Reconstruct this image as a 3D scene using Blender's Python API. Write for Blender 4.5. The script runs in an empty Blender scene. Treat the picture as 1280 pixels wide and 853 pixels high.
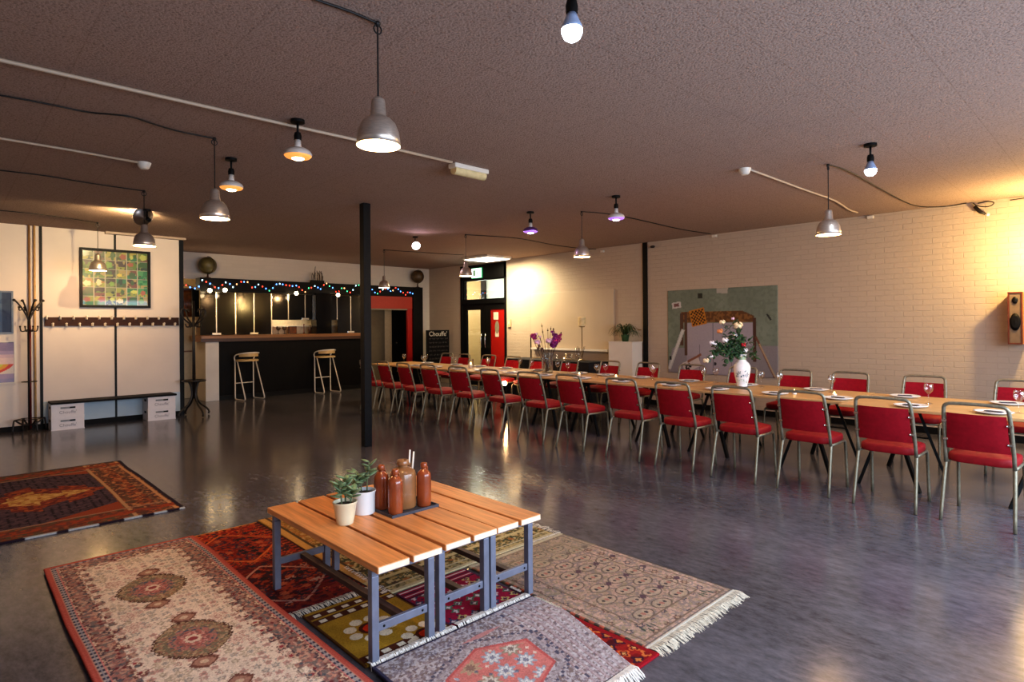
import bpy, math, random
import numpy as np
from mathutils import Vector, Matrix, Quaternion
random.seed(7)
PI = math.pi
S = bpy.context.scene
C = S.collection

# ------------------------------------------------------------------ camera geometry (measured from the photograph)
F0, PX, PY, RO, EYE = 749.0, 640.0, 406.5, .0075, 1.5
A0 = math.atan2(715, 749)
FV = (math.sin(A0), math.cos(A0)); RV = (math.cos(A0), -math.sin(A0))
def ray(x, y):
    u = x-PX; v = y-PY; u, v = u-RO*v, v+RO*u
    return (FV[0]*F0+RV[0]*u, FV[1]*F0+RV[1]*u, -v)
def AZ(x, y, z=0.0):
    d = ray(x, y); t = (z-EYE)/d[2]; return Vector((d[0]*t, d[1]*t, z))
def AX(x, y, X):
    d = ray(x, y); t = X/d[0]; return Vector((X, d[1]*t, EYE+d[2]*t))
def AY(x, y, Y):
    d = ray(x, y); t = Y/d[1]; return Vector((d[0]*t, Y, EYE+d[2]*t))

CEIL = 3.03      # ceiling height
XR = 9.6         # right wall
YL = 11.35       # panelled wall on the left
YB = 13.02       # bar front

# ------------------------------------------------------------------ materials
def lin(c):
    return tuple((v/12.92 if v <= .04045 else ((v+.055)/1.055)**2.4) for v in c)
def rgb(r, g, b): return lin((r/255., g/255., b/255.))
def nodes(name):
    m = bpy.data.materials.new(name); m.use_nodes = True
    nt = m.node_tree; b = nt.nodes['Principled BSDF']
    return m, nt, b
def N(nt, t, **kw):
    n = nt.nodes.new(t)
    for k, v in kw.items():
        if k in n.inputs: n.inputs[k].default_value = v
        else: setattr(n, k, v)
    return n
def mat(name, col, rough=.6, metal=0., var=.12, scale=18., bump=0., bscale=60., stretch=None, spec=.5, coat=0.):
    m, nt, b = nodes(name); L = nt.links
    b.inputs['Roughness'].default_value = rough; b.inputs['Metallic'].default_value = metal
    b.inputs['Specular IOR Level'].default_value = spec
    b.inputs['Coat Weight'].default_value = coat
    tc = N(nt, 'ShaderNodeTexCoord'); mp = N(nt, 'ShaderNodeMapping')
    if stretch: mp.inputs['Scale'].default_value = stretch
    L.new(tc.outputs['Object'], mp.inputs[0])
    nz = N(nt, 'ShaderNodeTexNoise', Scale=scale, Detail=4.); L.new(mp.outputs[0], nz.inputs['Vector'])
    r = N(nt, 'ShaderNodeValToRGB'); L.new(nz.outputs[0], r.inputs[0])
    r.color_ramp.elements[0].position = .3; r.color_ramp.elements[1].position = .7
    r.color_ramp.elements[0].color = tuple(v*(1-var) for v in col)+(1,)
    r.color_ramp.elements[1].color = tuple(min(1, v*(1+var)) for v in col)+(1,)
    L.new(r.outputs[0], b.inputs['Base Color'])
    if bump:
        n2 = N(nt, 'ShaderNodeTexNoise', Scale=bscale, Detail=3.); L.new(mp.outputs[0], n2.inputs['Vector'])
        bp = N(nt, 'ShaderNodeBump', Strength=bump, Distance=.01); L.new(n2.outputs[0], bp.inputs['Height'])
        L.new(bp.outputs[0], b.inputs['Normal'])
    return m
def emat(name, col, st):
    m, nt, b = nodes(name)
    b.inputs['Base Color'].default_value = col+(1,)
    b.inputs['Emission Color'].default_value = col+(1,); b.inputs['Emission Strength'].default_value = st
    return m
def attr_mat(name, rough=.95, var=.25, scale=140., bump=.5, bscale=400., coat=0., spec=.2):
    m, nt, b = nodes(name); L = nt.links
    a = N(nt, 'ShaderNodeVertexColor', layer_name='Col')
    tc = N(nt, 'ShaderNodeTexCoord')
    nz = N(nt, 'ShaderNodeTexNoise', Scale=scale, Detail=3.); L.new(tc.outputs['Object'], nz.inputs['Vector'])
    mr = N(nt, 'ShaderNodeMapRange'); mr.inputs['From Min'].default_value = .25; mr.inputs['From Max'].default_value = .75
    mr.inputs['To Min'].default_value = 1-var; mr.inputs['To Max'].default_value = 1+var
    L.new(nz.outputs[0], mr.inputs[0])
    mx = N(nt, 'ShaderNodeMix', data_type='RGBA', blend_type='MULTIPLY'); mx.inputs[0].default_value = 1.
    L.new(a.outputs[0], mx.inputs[6]); L.new(mr.outputs[0], mx.inputs[7])
    L.new(mx.outputs[2], b.inputs['Base Color'])
    b.inputs['Roughness'].default_value = rough; b.inputs['Specular IOR Level'].default_value = spec
    b.inputs['Coat Weight'].default_value = coat; b.inputs['Coat Roughness'].default_value = .03
    if bump:
        n2 = N(nt, 'ShaderNodeTexNoise', Scale=bscale); L.new(tc.outputs['Object'], n2.inputs['Vector'])
        bp = N(nt, 'ShaderNodeBump', Strength=bump, Distance=.004); L.new(n2.outputs[0], bp.inputs['Height'])
        L.new(bp.outputs[0], b.inputs['Normal'])
    return m
def glass_mat(name, tint=(1, 1, 1), refl=.12):
    m = bpy.data.materials.new(name); m.use_nodes = True; nt = m.node_tree; L = nt.links
    nt.nodes.clear()
    o = N(nt, 'ShaderNodeOutputMaterial'); t = N(nt, 'ShaderNodeBsdfTransparent', Color=tint+(1,))
    g = N(nt, 'ShaderNodeBsdfGlossy', Roughness=.02); lw = N(nt, 'ShaderNodeLayerWeight', Blend=.35)
    mr = N(nt, 'ShaderNodeMapRange'); mr.inputs['To Min'].default_value = refl*.5; mr.inputs['To Max'].default_value = min(1, refl*5)
    L.new(lw.outputs['Facing'], mr.inputs[0])
    mx = N(nt, 'ShaderNodeMixShader'); L.new(mr.outputs[0], mx.inputs[0]); L.new(t.outputs[0], mx.inputs[1]); L.new(g.outputs[0], mx.inputs[2])
    L.new(mx.outputs[0], o.inputs[0]); return m

def floor_mat():
    m, nt, b = nodes('polished_floor'); L = nt.links
    tc = N(nt, 'ShaderNodeTexCoord'); mp = N(nt, 'ShaderNodeMapping'); mp.inputs['Rotation'].default_value = (0, 0, .75)
    mp.inputs['Scale'].default_value = (1, .45, 1); L.new(tc.outputs['Object'], mp.inputs[0])
    n1 = N(nt, 'ShaderNodeTexNoise', Scale=1.3, Detail=6., Roughness=.65); L.new(mp.outputs[0], n1.inputs['Vector'])
    n2 = N(nt, 'ShaderNodeTexNoise', Scale=22., Detail=5., Roughness=.75); L.new(mp.outputs[0], n2.inputs['Vector'])
    mx = N(nt, 'ShaderNodeMix', data_type='FLOAT'); mx.inputs[0].default_value = .55
    L.new(n1.outputs[0], mx.inputs[2]); L.new(n2.outputs[0], mx.inputs[3])
    r = N(nt, 'ShaderNodeValToRGB'); L.new(mx.outputs[0], r.inputs[0])
    r.color_ramp.elements[0].position = .32; r.color_ramp.elements[1].position = .68
    r.color_ramp.elements[0].color = rgb(60, 58, 61)+(1,); r.color_ramp.elements[1].color = rgb(116, 113, 119)+(1,)
    L.new(r.outputs[0], b.inputs['Base Color'])
    mr = N(nt, 'ShaderNodeMapRange'); mr.inputs['To Min'].default_value = .10; mr.inputs['To Max'].default_value = .23
    L.new(n2.outputs[0], mr.inputs[0]); L.new(mr.outputs[0], b.inputs['Roughness'])
    b.inputs['Specular IOR Level'].default_value = .55
    n3 = N(nt, 'ShaderNodeTexNoise', Scale=60., Detail=4.); L.new(mp.outputs[0], n3.inputs['Vector'])
    bp = N(nt, 'ShaderNodeBump', Strength=.022, Distance=.01); L.new(n3.outputs[0], bp.inputs['Height']); L.new(bp.outputs[0], b.inputs['Normal'])
    return m
def ceil_mat():
    m, nt, b = nodes('stippled_ceiling'); L = nt.links
    tc = N(nt, 'ShaderNodeTexCoord')
    n1 = N(nt, 'ShaderNodeTexVoronoi', Scale=70.); L.new(tc.outputs['Object'], n1.inputs['Vector'])
    n2 = N(nt, 'ShaderNodeTexNoise', Scale=75., Detail=3.); L.new(tc.outputs['Object'], n2.inputs['Vector'])
    r = N(nt, 'ShaderNodeValToRGB'); L.new(n2.outputs[0], r.inputs[0])
    r.color_ramp.elements[0].position = .36; r.color_ramp.elements[1].position = .46
    r.color_ramp.elements[0].color = rgb(140, 121, 112)+(1,); r.color_ramp.elements[1].color = rgb(170, 148, 137)+(1,)
    # tile joints
    mp = N(nt, 'ShaderNodeMapping'); mp.inputs['Location'].default_value = (-.57, -.83, 0); L.new(tc.outputs['Object'], mp.inputs[0])
    br = N(nt, 'ShaderNodeTexBrick', Scale=1.); br.offset = 0.
    br.inputs['Brick Width'].default_value = .6; br.inputs['Row Height'].default_value = .61; br.inputs['Mortar Size'].default_value = .0045
    br.inputs['Mortar Smooth'].default_value = .4
    L.new(mp.outputs[0], br.inputs['Vector'])
    mx = N(nt, 'ShaderNodeMix', data_type='RGBA', blend_type='MULTIPLY'); L.new(br.outputs['Fac'], mx.inputs[0])
    L.new(r.outputs[0], mx.inputs[6]); mx.inputs[7].default_value = (.86, .84, .83, 1)
    L.new(mx.outputs[2], b.inputs['Base Color'])
    b.inputs['Roughness'].default_value = .9; b.inputs['Specular IOR Level'].default_value = .2
    bp = N(nt, 'ShaderNodeBump', Strength=.5, Distance=.01); L.new(n2.outputs[0], bp.inputs['Height']); L.new(bp.outputs[0], b.inputs['Normal'])
    return m
def brick_mat(name, c, axes='YZ', strength=.55):
    m, nt, b = nodes(name); L = nt.links
    tc = N(nt, 'ShaderNodeTexCoord'); sp = N(nt, 'ShaderNodeSeparateXYZ'); cb = N(nt, 'ShaderNodeCombineXYZ')
    L.new(tc.outputs['Object'], sp.inputs[0])
    L.new(sp.outputs['XYZ'.index(axes[0])], cb.inputs[0]); L.new(sp.outputs['XYZ'.index(axes[1])], cb.inputs[1])
    br = N(nt, 'ShaderNodeTexBrick', Scale=1.)
    br.inputs['Brick Width'].default_value = .225; br.inputs['Row Height'].default_value = .075
    br.inputs['Mortar Size'].default_value = .006; br.inputs['Mortar Smooth'].default_value = .5
    br.inputs['Color1'].default_value = c+(1,); br.inputs['Color2'].default_value = tuple(v*.965 for v in c)+(1,)
    br.inputs['Mortar'].default_value = tuple(v*.95 for v in c)+(1,)
    L.new(cb.outputs[0], br.inputs['Vector'])
    L.new(br.outputs['Color'], b.inputs['Base Color'])
    nz = N(nt, 'ShaderNodeTexNoise', Scale=25., Detail=4.); L.new(tc.outputs['Object'], nz.inputs['Vector'])
    mt = N(nt, 'ShaderNodeMath', operation='MULTIPLY_ADD'); mt.inputs[1].default_value = -1.; L.new(br.outputs['Fac'], mt.inputs[0]); L.new(nz.outputs[0], mt.inputs[2])
    bp = N(nt, 'ShaderNodeBump', Strength=strength, Distance=.008); L.new(mt.outputs[0], bp.inputs['Height']); L.new(bp.outputs[0], b.inputs['Normal'])
    b.inputs['Roughness'].default_value = .55; b.inputs['Specular IOR Level'].default_value = .35
    return m

M = {}
M['floor'] = floor_mat(); M['ceil'] = ceil_mat()
M['brick'] = brick_mat('painted_brick', rgb(188, 170, 152))
M['brickX'] = brick_mat('painted_brick_end', rgb(216, 204, 190), 'XZ', .25)
M['lobbybrick'] = brick_mat('lobby_brick', rgb(196, 168, 118))
M['panelwall'] = mat('cream_panel_wall', rgb(218, 207, 198), .5, var=.03, scale=3)
M['white'] = mat('white_paint', rgb(222, 214, 206), .55, var=.04, scale=4)
M['board'] = mat('white_board', rgb(192, 174, 154), .45, var=.02, scale=4)
M['paleblue'] = mat('pale_blue_board', rgb(186, 202, 212), .5, var=.03, scale=4)
M['black'] = mat('black_paint', rgb(14, 14, 14), .5, var=.3, spec=.25)
M['post'] = mat('black_steel_post', rgb(14, 14, 17), .5, var=.35, scale=30, bump=.08, bscale=80, spec=.22)
M['blackgloss'] = mat('black_gloss_panel', rgb(10, 9, 9), .10, var=.2, scale=6, spec=.35)
M['blackmatt'] = mat('black_matt', rgb(16, 14, 14), .6, var=.25, scale=9, spec=.2)
M['barfront'] = mat('bar_front_dark', rgb(14, 11, 10), .5, var=.3, scale=5, stretch=(3, 1, .4), spec=.15)
M['chrome'] = mat('chrome', rgb(215, 212, 205), .18, 1., var=.05)
M['brown'] = mat('dark_brown_wood', rgb(74, 42, 26), .4, var=.3, scale=10, stretch=(.3, 4, 4))
M['railbrown'] = mat('rail_brown', rgb(60, 34, 20), .5, var=.25, scale=14, stretch=(.3, 3, 3), spec=.2)
M['counter'] = mat('counter_wood', rgb(146, 100, 62), .3, var=.25, scale=8, stretch=(.2, 3, 6))
M['copper'] = mat('glossy_brown', rgb(118, 62, 24), .3, var=.5, scale=12)
M['redpanel'] = mat('red_panel', rgb(168, 50, 32), .5, var=.06)
M['reddoor'] = mat('red_door', rgb(166, 26, 18), .4, var=.05)
M['cream'] = mat('cream_paint', rgb(214, 190, 150), .5, var=.06)
M['alu'] = mat('brushed_aluminium', rgb(206, 194, 182), .36, .8, var=.12, scale=30, stretch=(1, 1, 8))
M['wireblk'] = mat('black_flex', rgb(30, 26, 25), .5)
M['conduit'] = mat('cream_conduit', rgb(186, 168, 148), .5, var=.04)
M['plastic'] = mat('white_plastic', rgb(220, 212, 200), .4, var=.03)
M['neck'] = mat('lamp_neck_white', rgb(205, 196, 188), .4, var=.04)
M['gold'] = mat('copper_reflector', rgb(226, 140, 70), .22, 1., var=.08)
M['silverdisc'] = mat('silver_reflector', rgb(190, 184, 180), .3, 1., var=.06)
M['purple'] = mat('purple_reflector', rgb(150, 110, 200), .25, .8, var=.08)
M['frame'] = mat('bronze_grey_tube', rgb(142, 135, 116), .42, .5, var=.18, scale=40)
M['redfab'] = mat('red_upholstery', rgb(150, 14, 32), .8, var=.14, scale=30, bump=.25, bscale=350, spec=.25)
M['redvinyl'] = mat('red_seat_fabric', rgb(142, 12, 24), .62, var=.12, scale=20, bump=.18, bscale=300, spec=.35)
M['tabletop'] = mat('pale_wood_tabletop', rgb(196, 158, 108), .38, var=.14, scale=9, stretch=(4, .35, 4))
M['tableedge'] = mat('table_edge', rgb(170, 136, 94), .5, var=.1)
M['plate'] = mat('white_china', rgb(236, 236, 238), .2, var=.02)
M['napkin'] = mat('dark_napkin', rgb(78, 72, 80), .85, var=.2)
M['napkin2'] = mat('white_napkin', rgb(214, 208, 216), .85, var=.06)
M['steel'] = mat('steel_cutlery', rgb(190, 186, 180), .2, 1., var=.05)
M['glass'] = glass_mat('clear_glass'); M['vaseglass'] = glass_mat('vase_glass', (.9, .93, .93), .16)
M['water'] = glass_mat('vase_water', (.82, .82, .80), .1)
M['pane'] = glass_mat('window_pane', (.96, .97, .95), .08)
M['slat'] = mat('orange_pine_slat', rgb(218, 148, 88), .42, var=.22, scale=7, stretch=(9, .45, 9))
M['slatend'] = mat('slat_end_grain_daylit', rgb(246, 220, 190), .6, var=.14, scale=60)  # end grain, its colour whitened for daylight falling on the slat ends
M['benchsteel'] = mat('blue_grey_steel', rgb(118, 121, 136), .4, .2, var=.1)
M['stretcher'] = mat('dark_stretcher', rgb(78, 62, 58), .45, .2, var=.2)
M['stone'] = mat('brown_stoneware', rgb(150, 74, 40), .26, var=.2, scale=9, coat=.5)
M['stone2'] = mat('tan_stoneware', rgb(146, 100, 62), .28, var=.22, scale=8, coat=.5)
M['slate'] = mat('dark_slate_tray', rgb(66, 68, 78), .45, var=.15)
M['potcream'] = mat('cream_pot', rgb(226, 214, 180), .3, var=.03, coat=.3)
M['potwhite'] = mat('white_pot', rgb(232, 232, 230), .3, var=.02, coat=.3)
M['soil'] = mat('soil', rgb(52, 38, 32), .95, var=.4, scale=80)
M['leaf'] = mat('succulent_leaf', rgb(110, 130, 92), .4, var=.3, scale=30)
M['leafdk'] = mat('dark_leaf', rgb(52, 82, 52), .45, var=.35, scale=25)
M['stem'] = mat('green_stem', rgb(96, 104, 74), .6, var=.2)
M['twig'] = mat('brown_twig', rgb(60, 42, 32), .8)
M['fmag'] = mat('magenta_petal', rgb(150, 30, 104), .6, var=.25)
M['fpur'] = mat('purple_petal', rgb(120, 30, 116), .6, var=.3)
M['fpink'] = mat('pale_pink_petal', rgb(226, 190, 214), .6, var=.08)
M['fcream'] = mat('cream_petal', rgb(240, 220, 180), .6, var=.08)
M['fwhite'] = mat('white_petal', rgb(238, 234, 236), .6, var=.05)
M['forange'] = mat('orange_petal', rgb(222, 142, 86), .6, var=.12)
M['fred'] = mat('red_petal', rgb(190, 44, 56), .6, var=.12)
M['wax'] = mat('white_wax', rgb(236, 230, 220), .5, var=.03)
M['crate'] = mat('white_crate', rgb(222, 218, 222), .5, var=.03)
M['grip'] = mat('grey_grip', rgb(130, 134, 140), .5)
M['ink'] = mat('grey_print', rgb(150, 148, 160), .6)
M['chalk'] = mat('chalk', rgb(196, 186, 172), .9, var=.2)
M['chalkfaint'] = mat('faint_chalk', rgb(84, 76, 72), .9, var=.3)
M['slateboard'] = mat('blackboard', rgb(16, 14, 15), .7, var=.3, spec=.15)
M['stoolw'] = mat('white_tube', rgb(236, 224, 208), .35, var=.04)
M['stoolseat'] = mat('cream_seat', rgb(214, 180, 124), .5, var=.06)
M['rackblk'] = mat('black_bentwood', rgb(32, 26, 24), .4, var=.3)
M['rackred'] = mat('dark_red_tube', rgb(96, 22, 28), .4, var=.2)
M['globe'] = mat('old_globe', rgb(92, 84, 52), .4, var=.55, scale=7)
M['globe2'] = mat('brown_globe', rgb(84, 64, 40), .45, var=.4, scale=7)
M['speakwood'] = mat('orange_wood', rgb(196, 118, 42), .4, var=.2, scale=12, stretch=(4, 4, .5))
M['speakrim'] = mat('red_brown_rim', rgb(96, 44, 26), .4, var=.2)
M['speakface'] = mat('speaker_face', rgb(112, 92, 72), .6, var=.15)
M['paper'] = mat('paper_notice', rgb(226, 216, 196), .7, var=.03)
M['greygreen'] = mat('grey_notice', rgb(140, 132, 112), .7)
M['cloth'] = mat('black_tablecloth', rgb(20, 21, 30), .8, var=.2)
M['lobbywall'] = mat('lobby_wall', rgb(206, 212, 204), .7, var=.04)
M['doorgrey'] = mat('grey_beige_door', rgb(120, 106, 84), .5, var=.06)
M['fringe'] = mat('white_fringe', rgb(232, 224, 214), .9, var=.15, scale=60)
M['fringecream'] = mat('cream_fringe', rgb(214, 204, 184), .9, var=.2, scale=60)
M['rackfoot'] = mat('grey_tip', rgb(150, 146, 140), .4)
M['goldface'] = emat('copper_face_glow', (.85, .34, .08), .9); M['purpface'] = emat('violet_face_glow', (.42, .2, .75), .9)
E_warm = emat('warm_bulb_glow', (1., .78, .46), 16.)
E_inner = emat('shade_inner_glow', (1., .82, .56), 3.)
E_cool = emat('cool_bulb_glow', (.80, .88, 1.), 9.)
E_pink = emat('pink_bulb_glow', (1., .72, .95), 9.)
E_purp = emat('violet_bulb_glow', (.84, .66, 1.), 9.)
E_tube = emat('tube_glow', (.92, 1., .96), 9.)
E_exit = emat('exit_sign_glow', (.9, 1., .86), 4.)
E_exitg = emat('exit_sign_green', (.05, .45, .18), 1.)
E_flame = emat('candle_flame', (1., .62, .2), 12.)
FAIRY = [emat('fairy_red', (1., .06, .03), 4.), emat('fairy_blue', (.1, .3, 1.), 5.), emat('fairy_green', (.08, .9, .35), 2.5),
         emat('fairy_amber', (1., .5, .2), 3.), emat('fairy_ice', (.5, .85, 1.), 4.)]

# ------------------------------------------------------------------ mesh builder
class MB:
    def __init__(s): s.v = []; s.f = []; s.m = []; s.cur = 0
    def add(s, vs, fs):
        o = len(s.v); s.v += [tuple(v) for v in vs]
        s.f += [tuple(i+o for i in f) for f in fs]; s.m += [s.cur]*len(fs); return s
    def box(s, a, b, M4=None):
        x0, y0, z0 = a; x1, y1, z1 = b
        vs = [Vector(p) for p in ((x0,y0,z0),(x1,y0,z0),(x1,y1,z0),(x0,y1,z0),(x0,y0,z1),(x1,y0,z1),(x1,y1,z1),(x0,y1,z1))]
        if M4: vs = [M4 @ v for v in vs]
        return s.add(vs, [(0,3,2,1),(4,5,6,7),(0,1,5,4),(1,2,6,5),(2,3,7,6),(3,0,4,7)])
    def bar(s, p, q, w, h=None, up=(0,0,1)):
        p = Vector(p); q = Vector(q); h = h or w; d = (q-p).normalized(); up = Vector(up)
        if abs(d.dot(up)) > .98: up = Vector((0,1,0))
        x = d.cross(up).normalized(); y = x.cross(d).normalized()
        vs = [c+x*(i*w/2)+y*(j*h/2) for c in (p, q) for i, j in ((-1,-1),(1,-1),(1,1),(-1,1))]
        return s.add(vs, [(0,1,2,3),(7,6,5,4),(0,4,5,1),(1,5,6,2),(2,6,7,3),(3,7,4,0)])
    def tube(s, pts, r, n=8, closed=False, caps=True, flat=1.):
        pts = [Vector(p) for p in pts]; k = len(pts)
        rs = r if isinstance(r, (list, tuple)) else [r]*k
        vs = []; fs = []; prev = None
        for i, p in enumerate(pts):
            if closed: t = pts[(i+1) % k]-pts[i-1]
            else: t = pts[min(i+1, k-1)]-pts[max(i-1, 0)]
            t = t.normalized() if t.length > 1e-9 else Vector((0,0,1))
            if prev is None:
                a = Vector((0,0,1)) if abs(t.z) < .9 else Vector((1,0,0))
                x = t.cross(a).normalized()
            else:
                x = prev-t*prev.dot(t); x = x.normalized() if x.length > 1e-6 else prev
            prev = x; y = t.cross(x)
            for j in range(n):
                an = 2*PI*j/n; vs.append(p+(x*math.cos(an)+y*math.sin(an)*flat)*rs[i])
        K = k if closed else k-1
        for i in range(K):
            i2 = (i+1) % k
            for j in range(n):
                j2 = (j+1) % n; fs.append((i*n+j, i*n+j2, i2*n+j2, i2*n+j))
        if caps and not closed:
            fs.append(tuple(range(n-1, -1, -1))); fs.append(tuple((k-1)*n+j for j in range(n)))
        return s.add(vs, fs)
    def lathe(s, prof, n=24, c=(0,0,0), M4=None, cap=True):
        vs = []; fs = []; c = Vector(c)
        for r, z in prof:
            for j in range(n):
                a = 2*PI*j/n; v = Vector((r*math.cos(a), r*math.sin(a), z)); vs.append((M4 @ v if M4 else v)+c)
        for i in range(len(prof)-1):
            for j in range(n):
                j2 = (j+1) % n; fs.append((i*n+j, i*n+j2, (i+1)*n+j2, (i+1)*n+j))
        if cap and prof[0][0] > 1e-6: fs.append(tuple(range(n-1, -1, -1)))
        if cap and prof[-1][0] > 1e-6: fs.append(tuple((len(prof)-1)*n+j for j in range(n)))
        return s.add(vs, fs)
    def ball(s, c, r, n=12, m=8, sc=(1,1,1), M4=None):
        c = Vector(c); vs = []; fs = []
        for i in range(m+1):
            th = PI*i/m
            for j in range(n):
                a = 2*PI*j/n; v = Vector((math.sin(th)*math.cos(a)*sc[0], math.sin(th)*math.sin(a)*sc[1], -math.cos(th)*sc[2]))*r
                vs.append((M4 @ v if M4 else v)+c)
        for i in range(m):
            for j in range(n):
                j2 = (j+1) % n; fs.append((i*n+j, i*n+j2, (i+1)*n+j2, (i+1)*n+j))
        return s.add(vs, fs)
    def pad(s, w, d, h, c, rx=.06, n=6, dome=0., M4=None):
        # soft rectangular cushion: rounded corners and bulging edge
        rings = []
        prof = [(-.5, .965), (-.42, .99), (-.15, 1.), (.2, 1.), (.42, .98), (.5, .93)]
        def ring(sc):
            out = []
            a, b = w/2*sc, d/2*sc
            for qx, qy, st in ((1,1,0),(-1,1,90),(-1,-1,180),(1,-1,270)):
                for k in range(n+1):
                    t = math.radians(st+90*k/n)
                    out.append((qx*(a-rx)+rx*math.cos(t), qy*(b-rx)+rx*math.sin(t)))
            return out
        vs = []; fs = []; K = 4*(n+1)
        for z, sc in prof: vs += [Vector((x, y, z*h)) for x, y in ring(sc)]
        for i in range(len(prof)-1):
            for j in range(K):
                j2 = (j+1) % K; fs.append((i*K+j, i*K+j2, (i+1)*K+j2, (i+1)*K+j))
        fs.append(tuple(range(K-1, -1, -1)))
        base = len(vs); inner = ring(.55)
        vs += [Vector((x, y, h*.5+dome)) for x, y in inner]
        o = (len(prof)-1)*K
        for j in range(K):
            j2 = (j+1) % K; fs.append((o+j, o+j2, base+j2, base+j))
        fs.append(tuple(base+j for j in range(K)))
        c = Vector(c); vs = [(M4 @ v if M4 else v)+c for v in vs]
        return s.add(vs, fs)
    def build(s, name, mats, parent=None, smooth=False, bevel=0., bseg=2):
        me = bpy.data.meshes.new(name); me.from_pydata(s.v, [], s.f)
        mats = mats if isinstance(mats, (list, tuple)) else [mats]
        for m in mats: me.materials.append(m)
        if len(mats) > 1: me.polygons.foreach_set('material_index', s.m)
        if smooth: me.polygons.foreach_set('use_smooth', [True]*len(me.polygons))
        me.update()
        o = bpy.data.objects.new(name, me); C.objects.link(o)
        if parent is not None: o.parent = parent
        if bevel:
            b = o.modifiers.new('bevel', 'BEVEL'); b.width = bevel; b.segments = bseg; b.limit_method = 'ANGLE'
        if smooth == 'auto':
            try: me.set_sharp_from_angle(angle=math.radians(40))
            except Exception: pass
        return o
def tag(o, label, cat, group=None, kind=None):
    o['label'] = label; o['category'] = cat
    if group: o['group'] = group
    if kind: o['kind'] = kind
    return o
def thing(name, label, cat, loc=(0,0,0), rz=0., group=None):
    o = bpy.data.objects.new(name, None); C.objects.link(o); o.location = loc; o.rotation_euler = (0, 0, rz)
    o.empty_display_size = .1
    return tag(o, label, cat, group)
def struct(mb, name, m, label=None, **kw):
    o = mb.build(name, m, **kw); o['kind'] = 'structure'
    if label: o['label'] = label
    return o
KIDS = {}
def kids(o): return [c for c in bpy.data.objects if c.parent == o]
def dup(src, loc=None, rz=None, label=None, parent=None, cache=None):
    r = src.copy(); C.objects.link(r)
    if parent is not None: r.parent = parent
    if loc is not None: r.location = loc
    if rz is not None: r.rotation_euler = (0, 0, rz)
    if label: r['label'] = label
    if src.name not in KIDS: KIDS[src.name] = kids(src)
    for ch in KIDS[src.name]: dup(ch, parent=r)
    return r
def bez(p0, p1, p2, n=8):
    p0, p1, p2 = Vector(p0), Vector(p1), Vector(p2)
    return [p0*(1-t)**2+p1*2*t*(1-t)+p2*t*t for t in (i/n for i in range(n+1))]
def smoothpath(pts, it=2, closed=False):
    pts = [Vector(p) for p in pts]
    for _ in range(it):
        q = [] if closed else [pts[0]]
        K = len(pts) if closed else len(pts)-1
        for i in range(K):
            a, b = pts[i], pts[(i+1) % len(pts)]
            q += [a*.75+b*.25, a*.25+b*.75]
        if not closed: q.append(pts[-1])
        pts = q
    return pts
def text_mesh(name, txt, size, M4, m, parent, ext=.001, align='CENTER'):
    cu = bpy.data.curves.new(name, 'FONT'); cu.body = txt; cu.size = size; cu.extrude = ext; cu.align_x = align; cu.align_y = 'CENTER'
    o = bpy.data.objects.new(name+'_tmp', cu); C.objects.link(o)
    dg = bpy.context.evaluated_depsgraph_get(); me = bpy.data.meshes.new_from_object(o.evaluated_get(dg))
    bpy.data.objects.remove(o); bpy.data.curves.remove(cu)
    me.transform(M4); me.materials.clear(); me.materials.append(m)
    r = bpy.data.objects.new(name, me); C.objects.link(r); r.parent = parent
    return r

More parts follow.
